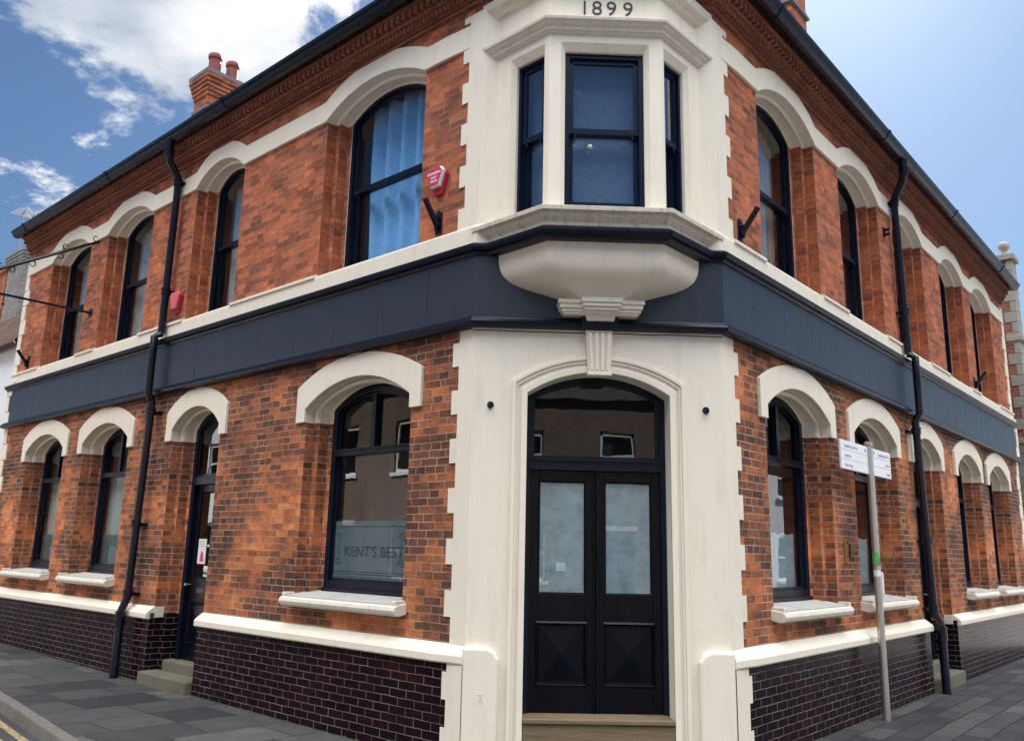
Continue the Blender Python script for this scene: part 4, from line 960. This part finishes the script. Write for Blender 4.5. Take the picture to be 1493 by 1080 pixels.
def pole_holder(fr,s,z,lean,label,rx=.12):
    t=thing('flagpole_holder',label,'flagpole holder',wpt(fr,s,0,z),FR[fr][1],'flagpole holders fixed to the upper walls')
    mb=MB(); mb.slab([(s-.045,z-.12),(s+.045,z-.12),(s+.045,z+.10),(s+.02,z+.13),(s-.02,z+.13),(s-.045,z+.10)],0.0,.018)
    for q in (-.09,.08): mb.cyl((s,.018,z+q),(s,.03,z+q),.012,n=6)
    mb.build('wall_plate','iron_black',t,fr,bevel=.004)
    mb=MB(); mb.cyl((s,.03,z-.04),(s+lean,.21,z+.20),.030,n=14,caps=False); mb.cyl((s,.03,z-.04),(s+lean,.21,z+.20),.024,n=14); mb.slab([(s-.01,z-.09),(s+.01,z-.09),(s+.01,z+.05),(s-.01,z+.05)],0.01,.06)
    mb.build('pole_socket','iron_black',t,fr)
pole_holder('L',.555,4.78,.0,'black flagpole socket on a plate below the red and white alarm box')
pole_holder('R',.50,4.80,.0,'black flagpole socket on the brick just right of the bay')
pole_holder('L',11.62,4.80,.0,'black flagpole socket at the far left end of the building')
pole_holder('R',10.15,4.78,.0,'black flagpole socket between the last two first floor windows on the right')
t=thing('insulator_bracket','small black double-bobbin cable bracket on brick beside the right drainpipe','cable bracket',wpt('R',5.30,0,6.27),FR['R'][1])
mb=MB(); mb.box(5.27,5.33,0,.02,6.2,6.34); mb.build('wall_plate','iron_black',t,'R')
mb=MB(); mb.cyl((5.30,.02,6.30),(5.30,.09,6.30),.022,n=10); mb.cyl((5.30,.02,6.23),(5.30,.09,6.23),.022,n=10); mb.build('bobbin','iron_black',t,'R')
t=thing('old_wall_fitting','rusty old iron lantern hook plate on brick pier between the first two right windows','wall fitting',wpt('R',2.93,0,1.6),FR['R'][1])
mb=MB(); mb.slab([(2.89,1.50),(2.97,1.50),(2.96,1.66),(2.95,1.76),(2.91,1.76),(2.90,1.66)],0.0,.03); mb.build('plate','rust',t,'R',bevel=.006)
mb=MB(); mb.tube([(2.93,.03,1.74),(2.93,.06,1.70),(2.93,.055,1.63),(2.93,.05,1.56)],.012,8); mb.build('hook','iron_black',t,'R')
# hanging sign bracket, empty
t=thing('sign_bracket','black wrought iron sign bracket with scroll hooks, empty, high on the left wing','sign bracket',wpt('L',9.03,0,5.31),FR['L'][1])
mb=MB(); mb.cyl((9.03,0,5.31),(9.03,2.05,5.31),.020,n=10); mb.box(8.97,9.09,0,.015,5.25,5.37); mb.cyl((9.03,1.32,5.33),(9.03,1.32,5.16),.008,n=6); mb.cyl((9.03,1.32,5.17),(9.03,1.32,5.13),.018,n=8)
mb.build('lower_bar','iron_black',t,'L')
mb=MB(); P0=Vector((9.06,0.0,6.585)); P1=Vector((9.03,2.0,5.36))
mb.tube([P0,P0.lerp(P1,.5),P1],[.020,.030,.020],8)
mb.build('diagonal_stay','iron_black',t,'L')
for u,up in ((.02,1),(.25,1),(.30,-1),(.44,1),(.50,-1),(.64,-1),(.72,1),(.80,1),(.86,-1)):
    p=P0.lerp(P1,u); pts=[]
    for q in range(9):
        a=q*.5; r=.085*(1-q*.065); pts.append((p.x,p.y+up*(.0+r*math.sin(a))*.9,p.z+up*(r*(1-math.cos(a))+.0)))
    mb=MB(); mb.tube(pts,[.012-.0008*q for q in range(9)],6); mb.build('scroll_hook','iron_black',t,'L')
# wire along the fascia
mb=MB(); random.seed(5)
def wire(fr,s0,s1,z,d,n,sag): 
    m=MB(); pts=[(s0+(s1-s0)*k/n,d+.004*math.sin(k),z+random.uniform(-sag,sag)) for k in range(n+1)]; m.tube(pts,.0045,5); return m
t=thing('telephone_cable','thin black cable running loosely under the navy fascia round the corner','cable')
wire('L',0,11.8,3.575,.05,40,.012).build('cable_run','black_ink',t,'L'); wire('C',-W-.02,W+.02,3.572,.028,10,.006).build('cable_run','black_ink',t,'C'); wire('R',0,12.8,3.575,.05,40,.012).build('cable_run','black_ink',t,'R')
# ================================================================ SIGNPOST
FRb=FR['R'][1]
px,py=3.57,2.27
t=thing('street_signpost','steel street signpost with white direction boards in front of the right wing','signpost',(px,py,-.23),FRb)
sp_s=(Vector((px,py,0))-FR['R'][0]); cs,sn=math.cos(AR),math.sin(AR)
ps=sp_s.x*cs+sp_s.y*sn; pd=-( -sp_s.x*sn+sp_s.y*cs)
mb=MB(); mb.cyl((ps,pd,-.25),(ps,pd,2.86),.042,n=20); mb.build('post','steel',t,'R',smooth=True)
mb=MB(); mb.lathe([(.036,2.84),(.036,2.875),(.052,2.88),(.052,2.91),(.03,2.925)],(ps,pd,0),18); mb.build('post_cap','steel',t,'R',smooth=True)
for z0,z1,s0,s1 in ((2.765,2.86,0,0),(2.665,2.762,0,0),(2.54,2.662,0,0)):
    pass
for s0,s1,lf in ((ps-.93,ps-.050,True),(ps+.050,ps+.79,False)):
    mb=MB(); mb.box(s0,s1,pd-.025,pd+.0,2.53,2.86); mb.build('sign_board','white_sign',t,'R',bevel=.006)
    mb=MB()
    for z in (2.645,2.75): mb.box(s0+.01,s1-.005,pd-.0015,pd+.0015,z,z+.004)
    mb.build('board_joint','grey_sill_top',t,'R')
    if lf:
        for tx,z in (('Longmile Special Way',2.785),('Castle Play',2.675),('Water Ways',2.565)): text('lettering',tx,.046,'R',s0+.10,pd+.002,z,'sign_ink',t,'LEFT',1.05,.001)
        mb=MB(); mb.slab([(s1-.13,2.79),(s1-.06,2.79),(s1-.095,2.84)],pd-.001,pd+.003); mb.build('arrow','sign_ink',t,'R')
    else:
        for tx,z in (('Longmile Special Way',2.785),('Car Park',2.675),('Station',2.565)): text('lettering',tx,.046,'R',s1-.05,pd+.002,z,'sign_ink',t,'RIGHT',1.05,.001)
        mb=MB(); mb.slab([(s0+.08,2.79),(s0+.15,2.79),(s0+.115,2.84)],pd-.001,pd+.003); mb.build('arrow','sign_ink',t,'R')
for z0,z1,mat in ((1.47,1.62,'green_sticker'),(1.35,1.42,'white_plastic')):
    mb=MB(); n=10
    A=[(ps+.0435*math.cos(a),pd+.0435*math.sin(a),z0) for a in [R(100)+R(120)*k/n for k in range(n+1)]]; B=[(x,y,z1) for x,y,_ in A]; mb.strip(A,B); mb.build('sticker',mat,t,'R')
mb=MB(); 
for k in range(3): mb.box(ps-.045+.0,ps-.0,pd+.044,pd+.046,1.49+.03*k,1.50+.03*k)
mb.build('sticker_print','black_ink',t,'R')
mb=MB(); mb.slab([(ps+.02,1.15),(ps+.075,1.15),(ps+.075,1.40),(ps+.02,1.40)],pd+.03,pd+.045); mb.build('notice','poster_paper',t,'R')
# poster on left side door
t=thing('poster','white poster with a red figure taped inside the glass of the left side door','poster',wpt('L',dcn+.12,dd_,1.55),FR['L'][1])
a,b=dcn+.02,dcn+.22
mb=MB(); mb.box(a,b,dd_-.073,dd_-.070,1.30,1.62); mb.build('sheet','poster_paper',t,'L')
mb=MB(); mb.slab([(a+.04,1.33),(b-.06,1.33),(b-.07,1.41),(b-.09,1.47),(a+.07,1.44)],dd_-.0705,dd_-.069); mb.build('figure','poster_red',t,'L')
mb=MB()
for k in range(3): mb.box(a+.03,b-.03,dd_-.0705,dd_-.0695,1.52+.03*k,1.53+.03*k)
mb.build('print','sign_ink',t,'L')
# ================================================================ NEIGHBOURS
# white rendered house on the left
t=thing('white_house','white rendered house with brown tiled roof beyond the left wing','house',wpt('L',12.4,0,-.2),FR['L'][1])
mb=MB(); wallsheet(mb,12.36,19,-.4,5.36,[(13.6,14.6,1.0,2.3,0),(13.7,14.5,3.3,4.6,0),(16.5,17.5,1.0,2.3,0),(16.6,17.4,3.3,4.6,0)],-.08)
mb.quad([(12.36,-.08,-.4),(12.36,-3.3,-.4),(12.36,-3.3,5.4),(12.36,-1.6,7.05),(12.36,-.08,5.36)]); mb.quad([(19,-.08,-.4),(19,-3.3,-.4),(19,-3.3,5.4),(19,-1.6,7.05),(19,-.08,5.36)])
mb.build('wall','white_render',t,'L')
for (a,b,z0,z1) in ((13.6,14.6,1.0,2.3),(13.7,14.5,3.3,4.6),(16.5,17.5,1.0,2.3),(16.6,17.4,3.3,4.6)):
    mb=MB(); ring(mb,[(a,z0),(a,z1),(b,z1),(b,z0)],[(a+.06,z0+.06),(a+.06,z1-.06),(b-.06,z1-.06),(b-.06,z0+.06)],-.13,-.2); mb.box(a,b,-.19,-.14,(z0+z1)/2-.02,(z0+z1)/2+.02); w=mb.build('window','white_plastic',t,'L')
    mb=MB(); mb.quad([(a,-.18,z0),(b,-.18,z0),(b,-.18,z1),(a,-.18,z1)]); mb.build('pane','glass_dark',w,'L')
mb=MB(); mb.quad([(12.36,.14,5.26),(19.1,.14,5.26),(19.1,-1.6,7.15),(12.36,-1.6,7.15)]); mb.quad([(12.36,-3.4,5.3),(19.1,-3.4,5.3),(19.1,-1.6,7.15),(12.36,-1.6,7.15)]); mb.box(12.36,19.1,.06,.12,5.22,5.29)
rf=mb.build('roof','roof_tile',t,'L')
# slate-roofed house further behind, with stone stack and two aerials
t2=thing('slate_roof_house','grey slate roofed house with weathered stone chimney, behind the white house','house',wpt('L',14,-6,-.2),FR['L'][1])
mb=MB(); mb.box(12.8,26,-3.55,-8,-.4,6.9); mb.box(19.2,26,-1.7,-3.5,-.4,6.9); mb.build('wall','white_render',t2,'L')
mb=MB(); mb.quad([(19.1,-1.5,6.8),(26,-1.5,6.8),(26,-3.6,8.9),(19.1,-3.6,8.9)]); mb.quad([(12.7,-3.5,6.85),(19.1,-3.5,6.85),(19.1,-5.6,8.95),(12.7,-5.6,8.95)]); mb.quad([(12.7,-8.2,6.9),(26,-8.2,6.9),(26,-5.6,8.95),(12.7,-5.6,8.95)]); mb.quad([(19.1,-3.6,8.9),(26,-3.6,8.9),(26,-5.6,8.95),(19.1,-5.6,8.95)])
rf=mb.build('roof','roof_slate',t2,'L')
random.seed(11)
mb=MB(); mb.box(20.25,21.5,-2.3,-3.3,7.4,9.35)
for k in range(4): mb.box(20.2-.02*k,21.55+.02*k,-2.25+.02*k,-3.35,9.35+k*.09,9.43+k*.09)
ch=mb.build('chimney','flint',rf,'L')
mb=MB(); mb.box(21.6,22.5,-2.3,-3.2,7.4,9.3,0); mb.box(21.55,22.55,-2.25,-3.25,9.3,9.42,0); mb.build('chimney','brick_upper',rf,'L')
mb=MB(); mb.lathe([(.14,9.42),(.13,9.75),(.15,9.77),(.15,9.84),(.1,9.84)],(22.0,-2.7,0),12); mb.build('chimney_pot','terracotta',rf,'L')
def aerial(s,z0,z1,d,label,sz=1):
    t=thing('roof_aerial',label,'tv aerial',wpt('L',s,d,z0),FR['L'][1],'television aerials on the chimney at far left')
    mb=MB(); mb.cyl((s,d,z0),(s,d,z1),.022,n=8); mb.build('mast','aerial_metal',t,'L')
    mb=MB(); mb.cyl((s-.5*sz,d+.1,z1-.12),(s+.45*sz,d-.1,z1-.02),.014,n=6)
    for k in range(7):
        x=s-.45*sz+k*.14*sz; mb.cyl((x,d-.25*sz,z1-.1+k*.012),(x,d+.25*sz,z1-.08+k*.012),.008,n=5)
    mb.cyl((s-.55*sz,d,z1-.35),(s-.2*sz,d,z1-.1),.010,n=5)
    mb.build('antenna','aerial_metal',t,'L')
aerial(21.6,9.2,11.25,-2.5,'taller television aerial, left of the two rising above the old chimney at far left')
aerial(20.7,9.3,10.9,-2.5,'shorter television aerial nearest the end of the gutter at far left',.8)
# church hall on the right
t=thing('gabled_hall','red brick hall with pale stone quoins, gable coping and ball finial beyond the right wing','hall',wpt('R',15,0,-.2),FR['R'][1])
S0=15.0
def hw(s,d,z): return (s,d,z)
GT=12.4
fl=[(0.02,-.4),(0.02,8.60),(-.55,8.60),(-.60,8.75),(-4.2,GT),(-7.8,8.75),(-7.8,-.4)]
dE=(.62,-.45)
mb=MB()
mb.quad([(S0,a,z) for a,z in [(p[0],max(p[1],4.25)) for p in fl]]); 
mb.quad([(S0,.02,4.25),(S0+.5,-.0,4.25),(S0+.5,-.0,8.60),(S0,.02,8.60)])
mb.quad([(S0+.5,0,-.4),(S0+6,-3.2,-.4),(S0+6,-3.2,8.6),(S0+.5,0,8.6)])
mb.quad([(S0+.5,0,8.6),(S0,.02,8.6),(S0,-.55,8.6),(S0+.5,-.55,8.6)])
mb.build('wall','brick_hall',t,'R')
mb=MB(); mb.quad([(S0,.05,-.4),(S0,-7.8,-.4),(S0,-7.8,4.25),(S0,.05,4.25)]); mb.quad([(S0,.05,-.4),(S0+.52,.03,-.4),(S0+.52,.03,4.25),(S0,.05,4.25)]); mb.build('flint_base','flint',t,'R')
mb=MB(); z=4.25;k=0
while z<8.5:
    wq=(.10,.24)[k%2]; mb.box(S0-.015,S0+.45,.035,-wq,z+.004,z+.25); z+=.255;k+=1
z=4.25
for z_ in (4.2,6.6): mb.box(S0-.04,S0+.5,.09,-.25,z_,z_+.12)
mb.build('quoin','stone_quoin',t,'R',bevel=.01)
mb=MB(); mb.box(S0-.07,S0+.5,.10,-.62,8.60,8.72)
for a,b in (((-.55,8.70),(-4.2,GT+.05)),((-7.8,8.7),(-4.2,GT+.05))):
    mb.quad([(S0-.1,a[0],a[1]),(S0-.1,b[0],b[1]),(S0-.1,b[0],b[1]+.14),(S0-.1,a[0],a[1]+.14)]); mb.quad([(S0-.1,a[0],a[1]+.14),(S0-.1,b[0],b[1]+.14),(S0+.3,b[0],b[1]+.14),(S0+.3,a[0],a[1]+.14)]); mb.quad([(S0-.1,a[0],a[1]),(S0-.1,b[0],b[1]),(S0+.3,b[0],b[1]),(S0+.3,a[0],a[1])])
mb.build('coping','stone_quoin',t,'R')
mb=MB(); prof=[(.001,-.125)]+[(.125*math.sin(R(x)),-.125*math.cos(R(x))) for x in range(15,180,15)]+[(.001,.125)]
mb.lathe(prof,(S0+.12,-.12,8.97),18); mb.cyl((S0+.12,-.12,8.70),(S0+.12,-.12,8.86),.09,.06,n=14); mb.build('ball_finial','stone_quoin',t,'R',smooth=True)
mb=MB(); mb.quad([(S0+.1,-.6,8.6),(S0+6,-3.2,8.6),(S0+6,-4.2,GT),(S0+.1,-4.2,GT)]); mb.quad([(S0+.1,-7.8,8.6),(S0+6,-7.8,8.6),(S0+6,-4.2,GT),(S0+.1,-4.2,GT)]); mb.build('roof','roof_tile',t,'R')
# ---- terraces opposite (seen in the window reflections, and they bounce the sunlight)
def terrace_house(fr,s0,wd,d,h,label,mat,k,face=1):
    """front at offset d outward, facing the pub"""
    t=thing('terraced_house',label,'house',wpt(fr,s0,d,-.2),FR[fr][1],'terraced houses across the street')
    ops=[(s0+.6,s0+1.55,-.05,2.0,.12,'d'),(s0+2.5,s0+3.9,.75,2.1,.15,'w'),(s0+.6,s0+1.6,3.5,4.9,0,'w'),(s0+2.7,s0+3.8,3.5,4.9,0,'w')]
    mb=MB()
    low=[(a,b,z0,z1,r) for a,b,z0,z1,r,k_ in ops[:2]]; up=[(a,b,z0,z1,r) for a,b,z0,z1,r,k_ in ops[2:]]
    wallsheet(mb,s0,s0+wd,-.4,3.0,low,d); wallsheet(mb,s0,s0+wd,3.0,h,up,d)
    for a,b,z0,z1,r,k_ in ops:
        A=outline(a,b,z0,z1,z1,r); mb.strip([(x,d,z) for x,z in A],[(x,d+.12,z) for x,z in A])
    for s in (s0,s0+wd): mb.quad([(s,d,-.4),(s,d+7,-.4),(s,d+7,h),(s,d+3.5,h+2.6),(s,d,h)])
    mb.quad([(s0,d+7,-.4),(s0+wd,d+7,-.4),(s0+wd,d+7,h),(s0,d+7,h)])
    mb.build('wall',mat,t,fr)
    for a,b,z0,z1,r,k_ in ops:
        zt=z1+r
        if k_=='w':
            mb=MB(); mb.box(a-.02,a+.07,d+.08,d+.13,z0,zt); mb.box(b-.07,b+.02,d+.08,d+.13,z0,zt); mb.box(a,b,d+.08,d+.13,z0,z0+.08); mb.box(a,b,d+.08,d+.13,zt-.12,zt); mb.box(a,b,d+.075,d+.12,(z0+zt)/2-.03,(z0+zt)/2+.03); mb.box(a-.08,b+.08,d-.07,d+.1,z0-.09,z0)
            w=mb.build('window','white_plastic',t,fr)
            mb=MB(); mb.quad([(a,d+.11,z0),(b,d+.11,z0),(b,d+.11,zt),(a,d+.11,zt)]); mb.build('pane','glass_dark',w,fr)
            mb=MB(); mb.quad([(a,d+.3,z0),(a+.35*(b-a),d+.3,z0),(a+.35*(b-a),d+.3,zt),(a,d+.3,zt)]); mb.build('curtain','curtain_white',w,fr)
        else:
            mb=MB(); mb.box(a,b,d+.07,d+.12,z0,zt); mb.box(a+.12,b-.12,d+.06,d+.075,.3,.9); mb.box(a+.12,b-.12,d+.06,d+.075,1.1,1.8); mb.build('door',('navy','red_plastic','black_paint')[k%3],t,fr)
            mb=MB(); mb.box(a-.1,b+.1,d-.05,d+.0,zt+.02,zt+.15); mb.build('lintel','white_plastic',t,fr)
    mb=MB(); mb.quad([(s0,d-.25,h-.12),(s0+wd,d-.25,h-.12),(s0+wd,d+3.5,h+2.7),(s0,d+3.5,h+2.7)]); mb.quad([(s0,d+7.2,h-.12),(s0+wd,d+7.2,h-.12),(s0+wd,d+3.5,h+2.7),(s0,d+3.5,h+2.7)])
    rf=mb.build('roof','roof_slate',t,fr)
    mb=MB(); mb.box(s0+wd-.8,s0+wd-.1,d+3.0,d+4.0,h+2,h+3.9); mb.build('chimney',mat,rf,fr)
mats=['brick_opposite','brick_opposite','white_render']
ordn=['first','second','third','fourth','fifth','sixth']
for k in range(5): terrace_house('L',3.2+k*4.8,4.8,8.6,5.9,ordn[k]+' two storey '+('white rendered' if k==3 else 'brick')+' terraced house across the left street counting from the junction','brick_opposite' if k!=3 else 'white_render',k)
for k in range(6): terrace_house('R',3.5+k*4.8,4.8,7.9,5.9,ordn[k]+' two storey '+('brick' if k==1 else 'white rendered')+' terraced house across the right street counting from the junction','brick_opposite' if k==1 else 'white_render',k+1)
frame('D',(-6,-15.5,0),0,1)
for k in range(3): terrace_house('D',-2+k*4.8,4.8,0,5.9,['left','middle','right'][k]+' dull brick terraced house of the row facing the corner entrance','brick_opposite',k)

random.seed(21)
paint('moss_dirt',(.055,.055,.030),.95,.4,(.03,.028,.02),bump=1,streak=False)
for fr,name,s0,s1 in (('L','wall_foot_dirt',.1,11.5),('R','wall_foot_dirt',.1,12.5)):
    mb=MB()
    for k in range(520):
        x=random.uniform(s0,s1); 
        if any(a-.05<x<b+.05 for a,b,kk in LO[fr] if kk=='d'): continue
        d=.062+abs(random.gauss(0,.028)); r=random.uniform(.006,.022); p=wpt(fr,x,d,0); z=gz(p.x,p.y)
        c=Vector((x,d,z)); n=6; ring_=[(x+r*random.uniform(.6,1.6)*math.cos(q*math.pi/3),d+r*.7*math.sin(q*math.pi/3),z+.001) for q in range(n)]
        top=(x,d,z+r*random.uniform(.3,.8))
        for q in range(n): mb.quad([ring_[q],ring_[(q+1)%n],top])
    o=mb.build(name,'moss_dirt',None,fr,weld=False); o['kind']='stuff'; o['label']='dirt and moss gathered at the foot of the glazed brick plinth'; o['category']='dirt'
